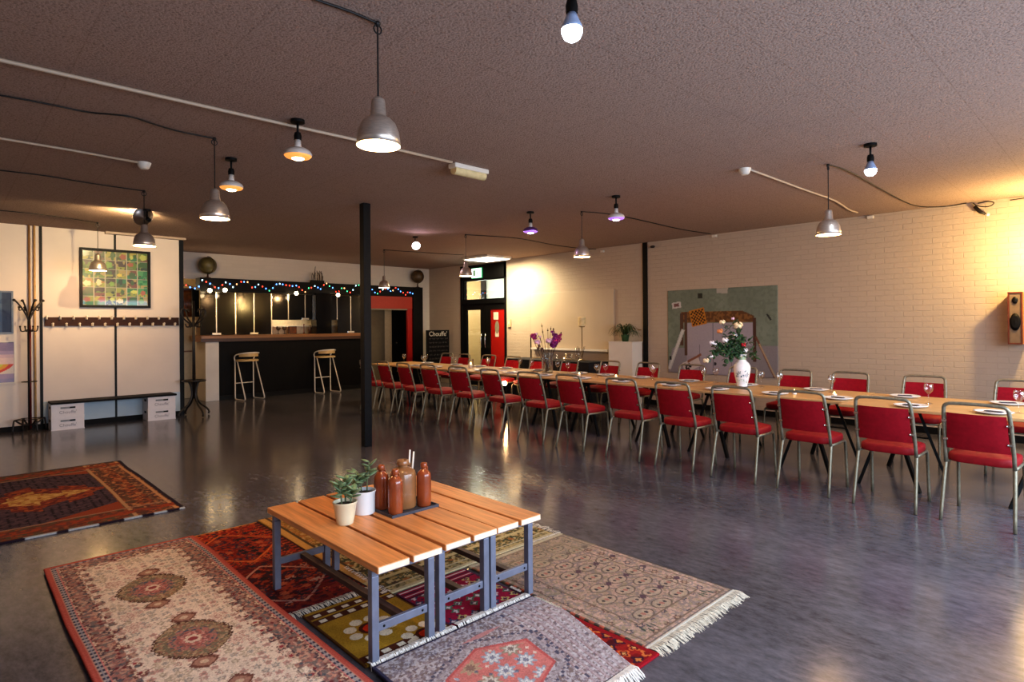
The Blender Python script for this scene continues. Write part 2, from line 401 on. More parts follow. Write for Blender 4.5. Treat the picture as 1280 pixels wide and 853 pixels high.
# ------------------------------------------------------------------ painted grids (rugs, prints)
def sm(c): return np.array(rgb(*c))
class Canvas:
    def __init__(s, W, L, step, seed=1):
        s.W, s.L = W, L; s.nx = max(2, int(round(W/step))); s.ny = max(2, int(round(L/step)))
        x = np.linspace(0, W, s.nx+1); y = np.linspace(0, L, s.ny+1)
        s.u, s.v = np.meshgrid(x, y); s.c = np.zeros(s.u.shape+(3,)); s.rs = np.random.RandomState(seed)
    def d(s): return np.minimum(np.minimum(s.u, s.W-s.u), np.minimum(s.v, s.L-s.v))
    def noise(s, sc, seed=0):
        r = np.random.RandomState(seed+11); gx = int(s.W/sc)+3; gy = int(s.L/sc)+3; g = r.rand(gy, gx)
        fx = s.u/sc; fy = s.v/sc; ix = fx.astype(int); iy = fy.astype(int); tx = fx-ix; ty = fy-iy
        tx = tx*tx*(3-2*tx); ty = ty*ty*(3-2*ty)
        return (g[iy, ix]*(1-tx)+g[iy, ix+1]*tx)*(1-ty)+(g[iy+1, ix]*(1-tx)+g[iy+1, ix+1]*tx)*ty
    def fill(s, m, col, a=1.):
        m = np.asarray(m, float)*a; s.c = s.c*(1-m[..., None])+sm(col)*m[..., None]
    def shade(s, m): s.c = s.c*np.asarray(m)[..., None]
    def speck(s, region, cols, sc=.012, th=.62, seed=0):
        for i, c in enumerate(cols): s.fill(region & (s.noise(sc, seed+i*7) > th), c)
    def motifs(s, region, cell, rad, cols, seed=0, jit=.3, petals=5, prob=.9, ox=0., oy=0., sx=1., sy=1.):
        r = np.random.RandomState(seed); cu = (s.u-ox)/(cell*sx); cv = (s.v-oy)/(cell*sy)
        iu = np.floor(cu).astype(int)+4; iv = np.floor(cv).astype(int)+4
        h, w = iv.max()+2, iu.max()+2
        jx = (r.rand(h, w)-.5)*jit; jy = (r.rand(h, w)-.5)*jit; k = r.randint(0, len(cols), (h, w)); on = r.rand(h, w) < prob
        iu = np.clip(iu, 0, w-1); iv = np.clip(iv, 0, h-1)
        dx = (cu-np.floor(cu)-.5-jx[iv, iu])*cell*sx; dy = (cv-np.floor(cv)-.5-jy[iv, iu])*cell*sy
        rr = np.hypot(dx/sx, dy/sy); an = np.arctan2(dy, dx)
        R = rad*(1+.25*np.cos(petals*an))
        for q in range(len(cols)):
            sel = region & on[iv, iu] & (k[iv, iu] == q)
            for j, c in enumerate(cols[q]):
                f = 1-j/len(cols[q]); s.fill(sel & (rr < R*f), c)
    def ring(s, cx, cy, a, b, t, col, region=True, jag=0., nj=18):
        q = np.hypot((s.u-cx)/a, (s.v-cy)/b); an = np.arctan2(s.v-cy, s.u-cx); q = q*(1+jag*np.cos(nj*an))
        s.fill((np.abs(q-1) < t) & region, col)
    def oval(s, cx, cy, a, b, col, region=True, jag=0., nj=18):
        q = np.hypot((s.u-cx)/a, (s.v-cy)/b); an = np.arctan2(s.v-cy, s.u-cx); q = q*(1+jag*np.cos(nj*an))
        s.fill((q < 1) & region, col)
    def loz(s, cx, cy, a, b, col, p=1., jag=0., fj=60., region=True):
        q = (np.abs(s.u-cx)/a)**p+(np.abs(s.v-cy)/b)**p
        q = q+jag*np.sign(np.sin((s.u-cx)*fj*2))*np.sign(np.sin((s.v-cy)*fj*2))
        s.fill((q < 1) & region, col)
    def mesh(s, name, m, origin, thick=.008, wave=0., seed=3, frame=None, parent=None, zfun=None, warp=None):
        nx, ny = s.nx, s.ny; n = (nx+1)*(ny+1)
        z = np.full(s.u.shape, thick)
        if wave: z = z+wave*(s.noise(.35, seed)-.2)
        if zfun is not None: z = z+zfun(s.u, s.v)
        edge = .004 if wave else 0
        uu = s.u if warp is None else warp(s.u, s.v)
        co = np.stack([uu, s.v, z], -1).reshape(-1, 3)
        if wave:
            e = s.noise(.5, seed+5)-.5
            co[:, 0] += (e*.02).reshape(-1)
        iy, ix = np.mgrid[0:ny, 0:nx]; a = (iy*(nx+1)+ix).ravel()
        fs = np.stack([a, a+1, a+nx+2, a+nx+1], -1)
        # skirt
        loop = [i for i in range(nx)]+[nx+j*(nx+1) for j in range(ny)]+[ny*(nx+1)+i for i in range(nx, 0, -1)]+[j*(nx+1) for j in range(ny, 0, -1)]
        lo = co[loop].copy(); lo[:, 2] = 0.0005 if zfun is None else lo[:, 2]-thick
        K = len(loop); la = np.array(loop); lb = n+np.arange(K)
        sk = np.stack([np.roll(la, -1), la, lb, np.roll(lb, -1)], -1)
        co = np.vstack([co, lo]); fs = np.vstack([fs, sk])
        col = s.c.reshape(-1, 3); col = np.vstack([col, col[loop]*.7])
        if frame is not None: co = (np.array(frame.to_3x3()) @ co.T).T+np.array(frame.translation)
        else: co = co+np.array(origin)
        me = bpy.data.meshes.new(name); me.vertices.add(len(co)); me.vertices.foreach_set('co', co.ravel())
        nf = len(fs); me.loops.add(nf*4); me.polygons.add(nf)
        me.polygons.foreach_set('loop_start', np.arange(nf)*4)
        me.loops.foreach_set('vertex_index', fs.ravel().astype(np.int32))
        me.update(calc_edges=True); me.validate()
        at = me.color_attributes.new('Col', 'FLOAT_COLOR', 'POINT')
        at.data.foreach_set('color', np.hstack([np.clip(col, 0, 1), np.ones((len(col), 1))]).astype(np.float32).ravel())
        me.materials.append(m); o = bpy.data.objects.new(name, me); C.objects.link(o)
        if parent is not None: o.parent = parent
        return o
M['rug'] = attr_mat('woven_rug'); M['print'] = attr_mat('glossy_print', .35, .05, 40, 0, coat=.6, spec=.5); M['printmatt'] = attr_mat('matt_print', .6, .05, 40, 0, spec=.3)
def fringe(name, p, q, outdir, ln, z, m, parent, n=90, seed=1, wid=.006):
    r = random.Random(seed); b = MB(); p = Vector(p); q = Vector(q); o = Vector(outdir).normalized(); t = (q-p).normalized()
    for i in range(n):
        a = p.lerp(q, (i+r.random()*.8)/n); l = ln*(.65+.5*r.random()); sk = (r.random()-.5)*ln*.5; w = wid*(.6+.8*r.random())
        e = a+o*l+t*sk; mid = a+o*l*.5+t*sk*.2
        zz = z+.003*r.random()
        b.add([a+t*-w/2+Vector((0,0,zz)), a+t*w/2+Vector((0,0,zz)), mid+t*w/2+Vector((0,0,zz+.003)), mid-t*w/2+Vector((0,0,zz+.003)), e+t*w*.3+Vector((0,0,.002+.004*r.random())), e-t*w*.3+Vector((0,0,.002))],
              [(0,1,2,3), (3,2,4,5)])
    return b.build(name, m, parent)

# ================================================================== THE SETTING
struct(MB().box((-3.4, -1.8, -.1), (12.2, 15.6, 0)), 'floor', M['floor'])
struct(MB().box((-3.6, -1.8, CEIL), (9.8, 15.6, CEIL+.1)), 'ceiling', M['ceil'])
b = MB(); b.box((XR, -1.8, 0), (XR+.2, 10.235, CEIL)); b.box((XR, 11.93, 0), (XR+.2, 15.6, CEIL)); b.box((XR, 10.235, 2.99), (XR+.2, 11.93, CEIL))
struct(b, 'wall_right', M['brick'])
struct(MB().box((-3.4, YL, 0), (2.965, YL+.14, CEIL)), 'wall_left', M['panelwall'])
struct(MB().box((2.965, YL-.015, 0), (3.03, YL+.15, CEIL)), 'trim_1', M['black'])
b = MB(); b.box((2.2, 13.3, 2.49), (XR, 13.45, CEIL)); b.box((9.1, 13.3, 0), (XR, 13.45, 2.49))
struct(b, 'wall_back', M['brickX'])
b = MB(); b.box((2.05, 15.2, 0), (XR, 15.35, CEIL)); struct(b, 'wall_alcove', M['cream'])
struct(MB().box((2.05, YL+.14, 0), (2.2, 15.2, CEIL)), 'wall_alcove_side', M['cream'])
# behind the camera: rear wall with the windows that let the daylight in
YW = -1.6
b = MB(); b.box((-3.4, YW-.2, 0), (9.8, YW, .55)); b.box((-3.4, YW-.2, 2.6), (9.8, YW, CEIL)); b.box((-3.4, YW-.2, .55), (.2, YW, 2.6)); b.box((7.0, YW-.2, .55), (9.8, YW, 2.6)); b.box((3.45, YW-.2, .55), (3.75, YW, 2.6))
struct(b, 'wall_rear', M['white'])
struct(MB().box((-3.6, YW-.2, 0), (-3.4, 11.5, CEIL)), 'wall_window_side', M['panelwall'])
def window(i, a, c):
    fr = MB(); n = 3
    for k in range(n+1):
        x = a+(c-a)*k/n; fr.box((x-.03, YW-.13, .55), (x+.03, YW-.07, 2.6))
    for z in (.58, 2.57): fr.box((a, YW-.13, z-.03), (c, YW-.07, z+.03))
    w = struct(fr, 'window_%d' % i, M['black'])
    MB().box((a, YW-.105, .55), (c, YW-.095, 2.6)).build('window_pane', M['pane'], w)
window(1, .2, 3.45); window(2, 3.75, 7.0)

# left wall seams, pipes, skirting, blue lower boards
for i, (px, w) in enumerate(((51.5, .035), (144.3, .03))):
    x = AY(px, 405, YL).x; struct(MB().box((x-w/2, YL-.012, 0), (x+w/2, YL+.01, CEIL)), 'trim_%d' % (2+i), M['black'])
for i, px in enumerate((36.5, 43)):
    x = AY(px, 350, YL).x
    tag(MB().tube([(x, YL-.025, .09), (x, YL-.025, CEIL)], .014, 10).build('heating_pipe', mat('tan_pipe%d' % i, rgb(150, 112, 70) if i == 0 else rgb(196, 160, 112), .5), smooth=True),
        ['thin brown vertical pipe running up the cream wall left of its paler twin', 'pale tan vertical pipe on the cream wall beside the black seam'][i], 'pipe')
struct(MB().box((-3.4, YL-.02, 0), (2.965, YL+.005, .075)), 'baseboard_left', M['blackmatt'])
struct(MB().box((1.1, YL-.008, .075), (2.965, YL+.005, .40)), 'trim_4', M['paleblue'])
struct(MB().box((XR-.018, -1.6, 0), (XR+.01, 10.235, .09)), 'baseboard_right', M['blackmatt'])
y = AX(807.3, 390, XR).y
struct(MB().box((XR-.03, y-.045, 0), (XR+.01, y+.045, CEIL)), 'trim_5', M['black'])
# timber edge along the ceiling over the left wall
struct(MB().box((1.9, YL-.10, CEIL-.035), (3.05, YL, CEIL)), 'trim_6', M['conduit'])
# free standing post
px0 = AZ(457, 559.5, 0)
b = MB(); b.box((-.05, -.05, 0), (.05, .05, CEIL))
o = b.build('support_post', M['post'], bevel=.006); o.location = (px0.x+.05, px0.y+.06, 0); o.rotation_euler = (0, 0, 0)
tag(o, 'square black steel post standing alone on the floor in mid-hall', 'post')

# ------------------------------------------------------------------ entrance doors in the right wall, lobby beyond
b = MB()
b.box((XR-.02, 10.235, 0), (XR+.14, 10.30, 2.99)); b.box((XR-.02, 11.86, 0), (XR+.14, 11.93, 2.99)); b.box((XR-.02, 10.3, 2.03), (XR+.14, 11.86, 2.12)); b.box((XR-.02, 10.235, 2.63), (XR+.14, 11.93, 2.99))
struct(b, 'trim_7', M['black'])
w = struct(MB().box((XR+.02, 10.3, 2.12), (XR+.08, 10.33, 2.63)).box((XR+.02, 11.83, 2.12), (XR+.08, 11.86, 2.63)).box((XR+.02, 10.33, 2.12), (XR+.08, 11.83, 2.145)).box((XR+.02, 10.33, 2.605), (XR+.08, 11.83, 2.63)), 'window_3', M['black'])
MB().box((XR+.045, 10.33, 2.145), (XR+.053, 11.83, 2.605)).build('window_pane', M['pane'], w)
def leaf(i, y0, y1, p0, p1, red):
    f = MB(); f.box((XR+.02, y0, .01), (XR+.07, p0, 2.03)); f.box((XR+.02, p1, .01), (XR+.07, y1, 2.03)); f.box((XR+.02, p0, 1.88), (XR+.07, p1, 2.03)); f.box((XR+.02, p0, .01), (XR+.07, p1, .28))
    d = struct(f, 'door_%d' % i, M['black'])
    if red: MB().box((XR+.035, p0, .28), (XR+.05, p1, 1.88)).build('door_panel', M['reddoor'], d)['label'] = 'red door panel'
    else: MB().box((XR+.04, p0, .28), (XR+.048, p1, 1.88)).build('door_pane', M['pane'], d)
    hy = y1-.07 if red else y0+.07
    MB().tube(smoothpath([(XR+.02, hy, 1.28), (XR-.05, hy, 1.28), (XR-.05, hy, .96), (XR+.02, hy, .96)], 1), .013, 8).build('door_handle', M['chrome'], d, smooth=True)
    return d
leaf(1, 11.04, 11.855, 11.2, 11.73, False)
leaf(2, 10.305, 11.03, 10.335, 10.83, True)
for (a, c, z0, z1, mm, lab) in ((10.56, 10.73, 1.63, 1.81, 'paper', 'upper white paper notice stuck on the red door panel'), (10.53, 10.68, 1.30, 1.60, 'greygreen', 'oval grey notice stuck below the top paper on the red door'), (10.55, 10.67, 1.22, 1.36, 'paper', 'lowest small white notice stuck on the red door')):
    bb = MB()
    if mm == 'greygreen':
        bb.lathe([(0, 0), (.5, 0), (.5, 1), (0, 1)], 24); bb.v = [(XR+.03-.003*z, (a+c)/2+x*(c-a), (z0+z1)/2+yy*(z1-z0)) for x, yy, z in bb.v]
    else: bb.box((XR+.030, a, z0), (XR+.034, c, z1))
    tag(bb.build('door_notice', M[mm]), lab, 'notice')
# exit sign on the lintel
t = thing('exit_sign', 'lit green-edged white exit sign box above the entrance doors', 'sign', (XR-.02, 11.26, 2.66))
MB().box((-.03, -.19, 0), (0, .19, .25)).build('housing', E_exitg, t, bevel=.006)
MB().box((-.036, -.175, .015), (-.0305, .175, .235)).build('face', E_exit, t)
g = MB(); g.box((-.040, .03, .05), (-.0365, .12, .20)); g.box((-.040, -.12, .115), (-.0365, -.02, .135)); g.box((-.040, -.02, .10), (-.0365, .0, .15))
g.tube([(-.038, -.05, .17), (-.038, -.055, .12), (-.038, -.03, .09), (-.038, -.035, .06)], .006, 6); g.ball((-.038, -.045, .185), .012)
g.build('pictogram', mat('sign_pale_green', rgb(150, 214, 170), .5), t)
# lobby
b = MB(); b.box((11.4, 13.15, 0), (11.55, 15.6, 2.85)); struct(b, 'wall_lobby_brick', M['lobbybrick'])
b = MB(); b.box((11.4, 9.6, 0), (11.55, 13.15, 2.85)); b.box((9.8, 9.6, 0), (11.4, 9.75, 2.85)); b.box((9.8, 15.4, 0), (11.4, 15.55, 2.85)); struct(b, 'wall_lobby', M['lobbywall'])
struct(MB().box((11.34, 13.0, 0), (11.4, 13.18, 2.85)), 'trim_8', M['blackmatt'])
struct(MB().box((9.8, 9.6, 2.85), (11.55, 15.6, 2.95)), 'ceiling_lobby', M['lobbywall'])
a = AX(573, 343, 10.7); c = AX(606, 348, 10.7)
t = thing('tube_lamp', 'bright fluorescent tube glowing in the lobby behind the transom window', 'lamp', (10.7, a.y, a.z+.02))
ln = c.y-a.y
MB().box((-.03, min(0, ln), .035), (.03, max(0, ln), .10)).build('housing', M['plastic'], t)
MB().tube([(0, 0, 0), (0, ln, 0)], .035, 10).build('tube', E_tube, t, smooth=True)
# fluorescent fitting on the ceiling just inside the doors
t = thing('ceiling_light', 'square white fluorescent fitting on the ceiling by the entrance doors', 'light', (8.9, 10.12, CEIL))
MB().box((-.36, -.42, -.05), (.36, .42, 0)).build('housing', M['plastic'], t, bevel=.006)
MB().box((-.33, -.39, -.062), (.33, .39, -.051)).build('diffuser', emat('diffuser_glow', (1., .93, .74), 5.), t)

# ------------------------------------------------------------------ right wall fittings
p0 = AX(665, 368, XR); p1 = AX(768, 361, XR); pb = AX(768, 436, XR)
o = MB().box((XR-.03, p1.y, 1.0), (XR, p0.y, 2.2)).build('wall_board', M['board'], bevel=.004)
tag(o, 'large plain off-white board on the wall between the doors and the black pilaster', 'board')
o = MB().box((XR-.10, p1.y+.1, .955), (XR, p0.y-.05, .995)).build('wall_ledge', M['white'], bevel=.004)
tag(o, 'long thin pale ledge running under the plain wall board', 'shelf')
o = MB().box((XR-.02, 9.43, .09), (XR, 9.445, 1.22)).build('cable_cover', M['blackmatt']); tag(o, 'thin dark vertical cable strip on the wall beside the entrance doors', 'cable')
p = AX(637.5, 404, XR)
t = thing('light_switch', 'small cream switch box on the wall right of the entrance doors', 'switch', (XR, p.y, p.z))
MB().box((-.035, -.05, -.09), (0, .05, .09)).build('housing', M['cream'], t, bevel=.005); MB().box((-.045, -.02, -.03), (-.0355, .02, .03)).build('rocker', M['plastic'], t)
# printed picture
def make_mural():
    ya, yb = 5.93, 3.955; W = ya-yb; Hh = 2.10-.622
    c = Canvas(W, Hh, .011, 4); u, v = c.u, c.v          # u from left (far) to right (near), v up
    def fx(x): return (x-835.6)/136.9*W
    def fy(y): return (466-y)/103*Hh
    n = c.noise(.25, 3)
    c.fill(u > -1, (122, 130, 116)); c.shade(.88+.28*n); c.fill(c.noise(.04, 5) > .6, (104, 114, 98), .4)
    c.fill((u > fx(860)) & (u < fx(946)) & (v < fy(404)), (164, 154, 162)); c.fill((v < fy(446)+.05*n) & (u > fx(846)) & (u < fx(960)), (158, 148, 156))
    c.fill((u > fx(938)) & (v < fy(430)), (136, 128, 130)); c.fill((u < fx(862)) & (v < fy(435)) & (v < (u-fx(836))*3.2+.15), (140, 134, 140))
    c.fill((np.abs(u-fx(896.5)) < .006) & (v < fy(404)), (90, 92, 104)); c.fill((np.abs(u-fx(879)) < .008) & (v < fy(430)), (120, 108, 118)); c.fill((np.abs(u-fx(919)) < .006) & (v < fy(432)), (120, 108, 118))
    br = (100, 66, 40)
    top = fy(390); c.fill((u > fx(854)) & (u < fx(946)) & (v < top+np.minimum(0, (fx(932)-u)*.45)) & (v > fy(403)), br)
    c.fill((u > fx(854)) & (u < fx(946)) & (v < top+np.minimum(0, (fx(932)-u)*.45)) & (v > fy(403)) & (c.noise(.03, 9) > .55), (132, 92, 54))
    for x in (855, 860.5): c.fill((np.abs(u-fx(x)) < .028) & (v < fy(392)) & (v > fy(432 if x == 855 else 444)), (92, 66, 54))
    c.fill((np.abs(u-fx(946.5)) < .03) & (v < fy(399)) & (v > fy(449)), (84, 56, 46))
    def stick(x0, y0, x1, y1, w, col):
        a = np.array((fx(x0), fy(y0))); e = np.array((fx(x1), fy(y1))); dd = e-a; l = np.hypot(*dd); dd = dd/l
        s = (u-a[0])*dd[0]+(v-a[1])*dd[1]; t = np.abs(-(u-a[0])*dd[1]+(v-a[1])*dd[0]); c.fill((s > 0) & (s < l) & (t < w), col)
    stick(857, 412, 837, 462, .035, (186, 184, 180)); stick(857, 412, 837, 462, .012, (206, 204, 198))
    stick(948, 420, 972, 472, .018, (112, 70, 56)); stick(952, 428, 972, 470, .012, (176, 150, 120))
    # chequered board, tilted
    cx, cy = fx(877), fy(397); an = math.radians(12); uu = (u-cx)*math.cos(an)+(v-cy)*math.sin(an); vv = -(u-cx)*math.sin(an)+(v-cy)*math.cos(an)
    h = .145; inb = (np.abs(uu) < h) & (np.abs(vv) < h); c.fill(inb, (186, 122, 44))
    q = (np.floor((uu+h*.86)/(h*.215)).astype(int)+np.floor((vv+h*.86)/(h*.215)).astype(int)) % 2 == 0
    c.fill((np.abs(uu) < h*.86) & (np.abs(vv) < h*.86) & q, (40, 28, 22))
    def card(x, y, w, hh, col, ang=0):
        a = math.radians(ang); U = (u-fx(x))*math.cos(a)+(v-fy(y))*math.sin(a); V = -(u-fx(x))*math.sin(a)+(v-fy(y))*math.cos(a); c.fill((np.abs(U) < w) & (np.abs(V) < hh), col)
    card(848, 381.5, .09, .055, (196, 190, 186), 8); card(848, 381.5, .05, .03, (120, 84, 84), 8)
    card(880, 371, .04, .04, (52, 54, 48)); card(908.5, 365, .10, .06, (176, 168, 156), -3); card(963, 398, .015, .06, (44, 46, 44), 35); card(839, 448, .02, .03, (44, 48, 44))
    card(868, 455, .17, .09, (196, 184, 180), 25); card(872, 447, .15, .02, (140, 92, 72), 28)
    r = random.Random(3)
    for k in range(16): c.oval(fx(859+r.random()*8), fy(461-r.random()*7), .018, .018, (34, 30, 34))
    c.oval(fx(899), fy(453), .025, .03, (44, 40, 50)); c.oval(fx(911), fy(454), .04, .02, (60, 76, 58))
    fr = Matrix.Translation((XR-.004, ya, .622)) @ Matrix(((0, 0, -1, 0), (-1, 0, 0, 0), (0, 1, 0, 0), (0, 0, 0, 1)))
    o = c.mesh('wall_picture', M['printmatt'], (0,0,0), .012, frame=fr, zfun=lambda a, b: 0*a)
    tag(o, 'large unframed grey-green picture of an upturned table hung on the right wall', 'picture')
make_mural()
# wooden loudspeaker at the frame edge
t = thing('wall_speaker', 'orange wooden loudspeaker box mounted on the right wall at frame edge', 'speaker', (XR, 1.03, 1.222))
b = MB(); b.box((-.27, -.07, 0), (-.02, .07, .63)); b.build('cabinet', M['speakwood'], t, bevel=.004)
b = MB(); b.box((-.285, -.07, 0), (-.271, -.054, .63)); b.box((-.285, .054, 0), (-.271, .07, .63)); b.box((-.285, -.054, 0), (-.271, .054, .018)); b.box((-.285, -.054, .612), (-.271, .054, .63)); b.build('rim', M['speakrim'], t)
MB().box((-.276, -.053, .019), (-.2712, .053, .611)).build('baffle', M['speakface'], t)
R90 = Matrix.Rotation(-PI/2, 4, 'Y')
MB().lathe([(0, .001), (.048, .003), (.05, .008), (.03, .004), (0, .012)], 20, (-.277, 0, .27), R90 @ Matrix.Scale(2.1, 4, (1,0,0))).build('driver', M['blackmatt'], t, smooth=True)
MB().lathe([(0, .001), (.026, .003), (.028, .008), (.012, .004), (0, .01)], 16, (-.277, .0, .53), R90 @ Matrix.Scale(1.5, 4, (1,0,0))).build('tweeter', M['black'], t, smooth=True)
MB().box((-.02, -.04, .2), (0, .04, .45)).build('bracket', M['black'], t)

# side table under black cloth, glassware, candle holder
YT0, YT1 = AX(748, 455, 9.05).y, AX(643, 455, 9.05).y
t = thing('side_table', 'long side table under a black cloth against the right wall', 'table', (9.05, (YT0+YT1)/2, 0))
hl = (YT1-YT0)/2
b = MB(); n = 40
vs = []; 
for k in range(n+1):
    yy = -hl+2*hl*k/n; dx = .012*math.sin(k*2.1); vs += [Vector((-.30+dx-.015, yy, .02)), Vector((-.30, yy, .78))]
b.add(vs, [(2*k, 2*k+2, 2*k+3, 2*k+1) for k in range(n)]); b.box((-.3, -hl, .765), (.3, hl, .785)); b.box((-.3, -hl-.005, .02), (.3, -hl, .78)); b.box((-.3, hl, .02), (.3, hl+.005, .78))
b.build('tablecloth', M['cloth'], t)
b = MB(); b.box((-.28, -hl+.02, .735), (.28, hl-.02, .762)); b.build('tabletop', M['tableedge'], t)
for sx in (-1, 1):
    for sy in (-1, 1): MB().box((sx*.25-.02, sy*(hl-.06)-.02, 0), (sx*.25+.02, sy*(hl-.06)+.02, .735)).build('leg', M['black'], t)
p = AX(727.5, 428, 9.2)
t = thing('candle_holder', 'tall thin candle holder with a pale shade on the black-clothed table', 'candle holder', (9.2, p.y, .785))
MB().lathe([(.07, 0), (.07, .012), (.012, .03), (.008, .06), (.008, .66), (.06, .665), (.06, .68), (0, .68)], 16).build('stand', mat('tarnished_metal', rgb(150, 128, 92), .35, .7), t, smooth=True)
MB().lathe([(.075, .69), (.075, .86)], 18, cap=False).build('shade', mat('pale_paper_shade', rgb(226, 206, 160), .7), t, smooth=True)
for k in range(3):
    pts = bez((0, 0, .03), (.05*math.cos(k*2.1), .05*math.sin(k*2.1), .2), (.09*math.cos(k*2.1), .09*math.sin(k*2.1), .28)); MB().tube(pts, .004, 5).build('arm', M['twig'], t)
for k, (pxx, rr, hh, lab) in enumerate(((694, .06, .12, 'low clear glass bowl on the black-clothed table nearest the doors'), (711, .08, .14, 'wide clear glass tumbler in the middle of the black-clothed table'), (722, .05, .26, 'tall clear glass cylinder on the black-clothed table beside the candle holder'))):
    p = AX(pxx, 446, 9.0)
    tag(MB().lathe([(0, .004), (rr*.8, .004), (rr, hh), (rr-.004, hh), (rr*.75, .01), (0, .01)], 18, (9.0, p.y, .785)).build('glass_vase', M['glass'], smooth=True), lab, 'vase')
p = AX(705, 449, 8.95)
t = thing('tea_light', 'small lit tea light on the black-clothed side table', 'candle', (8.95, p.y, .785))
MB().lathe([(0, 0), (.02, 0), (.02, .03), (0, .03)], 12).build('cup', M['wax'], t); MB().ball((0, 0, .045), .011, 8, 6, (1, 1, 1.7)).build('flame', E_flame, t)
# white pedestal with plant
pa, pb_, pc = AX(761, 427, 9.28), AX(785, 427, 9.28), AX(799, 427, 9.28)
t = thing('pedestal', 'tall white box pedestal carrying a spider plant by the black pilaster', 'pedestal', (9.40, (pa.y+pc.y)/2+.05, 0))
MB().box((-.16, -.27, 0), (.16, .27, 1.15)).build('body', M['white'], t, bevel=.004)
MB().box((-.165, -.275, 1.1505), (.165, .275, 1.172)).build('top', M['white'], t, bevel=.003)
PYP = (pa.y+pc.y)/2+.05
t = thing('spider_plant', 'bushy green spider plant trailing from a pot on the white pedestal', 'plant', (9.40, PYP, 1.1725))
MB().lathe([(.06, 0), (.08, .12), (.085, .13), (.075, .13), (.07, .115), (0, .115)], 16).build('pot', M['leafdk'], t, smooth=True)
b = MB(); r = random.Random(5)
for k in range(90):
    a = r.random()*2*PI; l = .18+.16*r.random(); up = .10+.16*r.random(); w = .012
    pts = bez((0, 0, .11), (math.cos(a)*l*.5, math.sin(a)*l*.7, .13+up*1.6), (math.cos(a)*l*.55, math.sin(a)*l*1.15, .02+up*.5+.03*r.random()), 6)
    s_ = Vector((-math.sin(a), math.cos(a), 0)); vs = []
    for i, q in enumerate(pts):
        ww = w*(1-.85*i/6); vs += [q-s_*ww, q+s_*ww]
    b.add(vs, [(2*i, 2*i+1, 2*i+3, 2*i+2) for i in range(6)])
b.build('foliage', mat('spider_leaf', rgb(66, 84, 46), .45, var=.4, scale=9), t)
MB().tube(bez((0, -.05, .15), (-.02, -.2, .32), (-.03, -.34, .22), 8), .004, 5).ball((-.03, -.34, .22), .025, 8, 6, (1, 1.8, .5)).build('runner', mat('tan_runner', rgb(140, 110, 70), .6), t)

# ------------------------------------------------------------------ bar at the back
def bx(p, q): return (p, q)
XP = [AY(px, 400, YB).x for px in (250, 271, 295, 318, 340, 361, 382, 392)]
zt = 2.22; zb = 1.342
t = thing('bar_fascia', 'long black fascia beam above the bar panels with coloured lights along it', 'beam', (0, 0, 0))
x0 = AY(249, 350, YB).x; x1 = AY(515, 400, YB).x
MB().box((x0, YB-.05, 2.25), (x1, YB+.24, 2.5)).build('beam', M['blackmatt'], t, bevel=.005)
MB().box((x0+.02, YB-.01, 2.222), (AY(412, 360, YB).x, YB+.02, 2.249)).build('track', M['black'], t)
names = ['far left, behind the coat stand', 'second from the left', 'third from the left', 'fourth from the left', 'short one over the white shelf, left', 'short one over the white shelf, centre', 'short one beside the black column']
for i in range(7):
    z0 = zb if i < 4 else 1.652
    t = thing('sliding_panel', 'glossy black bar panel with chrome edge, '+names[i], 'panel', (XP[i], YB+.03, 0), group='black panels closing the bar')
    w = XP[i+1]-XP[i]
    MB().box((.012, -.008, z0), (w-.012, .008, zt)).build('panel', M['blackgloss'], t)
    MB().box((w-.0115, -.014, z0), (w+.009, .012, zt)).build('edge_strip', M['chrome'], t)
    if i in (0, 2, 5): MB().box((w-.09, -.03, z0-.002), (w+.085, .0, z0+.045)).build('foot_clamp', M['chrome'], t, bevel=.004)
XQ = [AY(px, 400, YB).x for px in (413, 422, 439, 466)]
nm = ['narrow one right of the black column', 'wide one right of the column', 'last one behind the steel post']
for i in range(3):
    z0 = 1.652 if i == 0 else zb
    t = thing('sliding_panel', 'glossy black bar panel with chrome edge, '+nm[i], 'panel', (XQ[i], YB+.03, 0), group='black panels closing the bar')
    w = min(XQ[i+1], 7.5)-XQ[i]
    MB().box((.012, -.008, z0), (w-.012, .008, zt)).build('panel', M['blackgloss'], t)
    MB().box((w-.0115, -.014, z0), (w+.009, .012, zt)).build('edge_strip', M['chrome'], t)
    if i == 1: MB().box((w-.09, -.03, z0-.002), (w+.085, .0, z0+.045)).build('foot_clamp', M['chrome'], t, bevel=.004)
o = MB().box((XP[7]+.02, YB-.10, 1.337), (XQ[0]-.02, YB+.15, 2.249)).build('bar_column', M['blackgloss']); tag(o, 'wide black column dividing the bar opening', 'column')
# counter
t = thing('bar_counter', 'long dark bar counter with brown wooden top and white end panel', 'bar counter', (0, 0, 0))
xe0, xe1 = AY(256.5, 470, YB).x, AY(273.3, 470, YB).x; xr = 7.5
MB().box((xe1+.002, YB, 0), (xr, YB+.06, 1.2)).build('front_panel', M['barfront'], t)
MB().box((xe0, YB-.03, 0), (xe1, YB+.65, 1.2)).build('end_panel', M['white'], t, bevel=.004)
MB().box((xe0-.1, YB-.08, 1.205), (xr, YB+.55, 1.335)).build('countertop', M['counter'], t, bevel=.008)
MB().box((xe0-.1, YB-.085, 1.203), (xr, YB-.0805, 1.27)).build('edge_band', M['brown'], t)
MB().box((xe1+.002, YB-.015, .0), (xr, YB-.001, .09)).build('kickboard', M['black'], t)
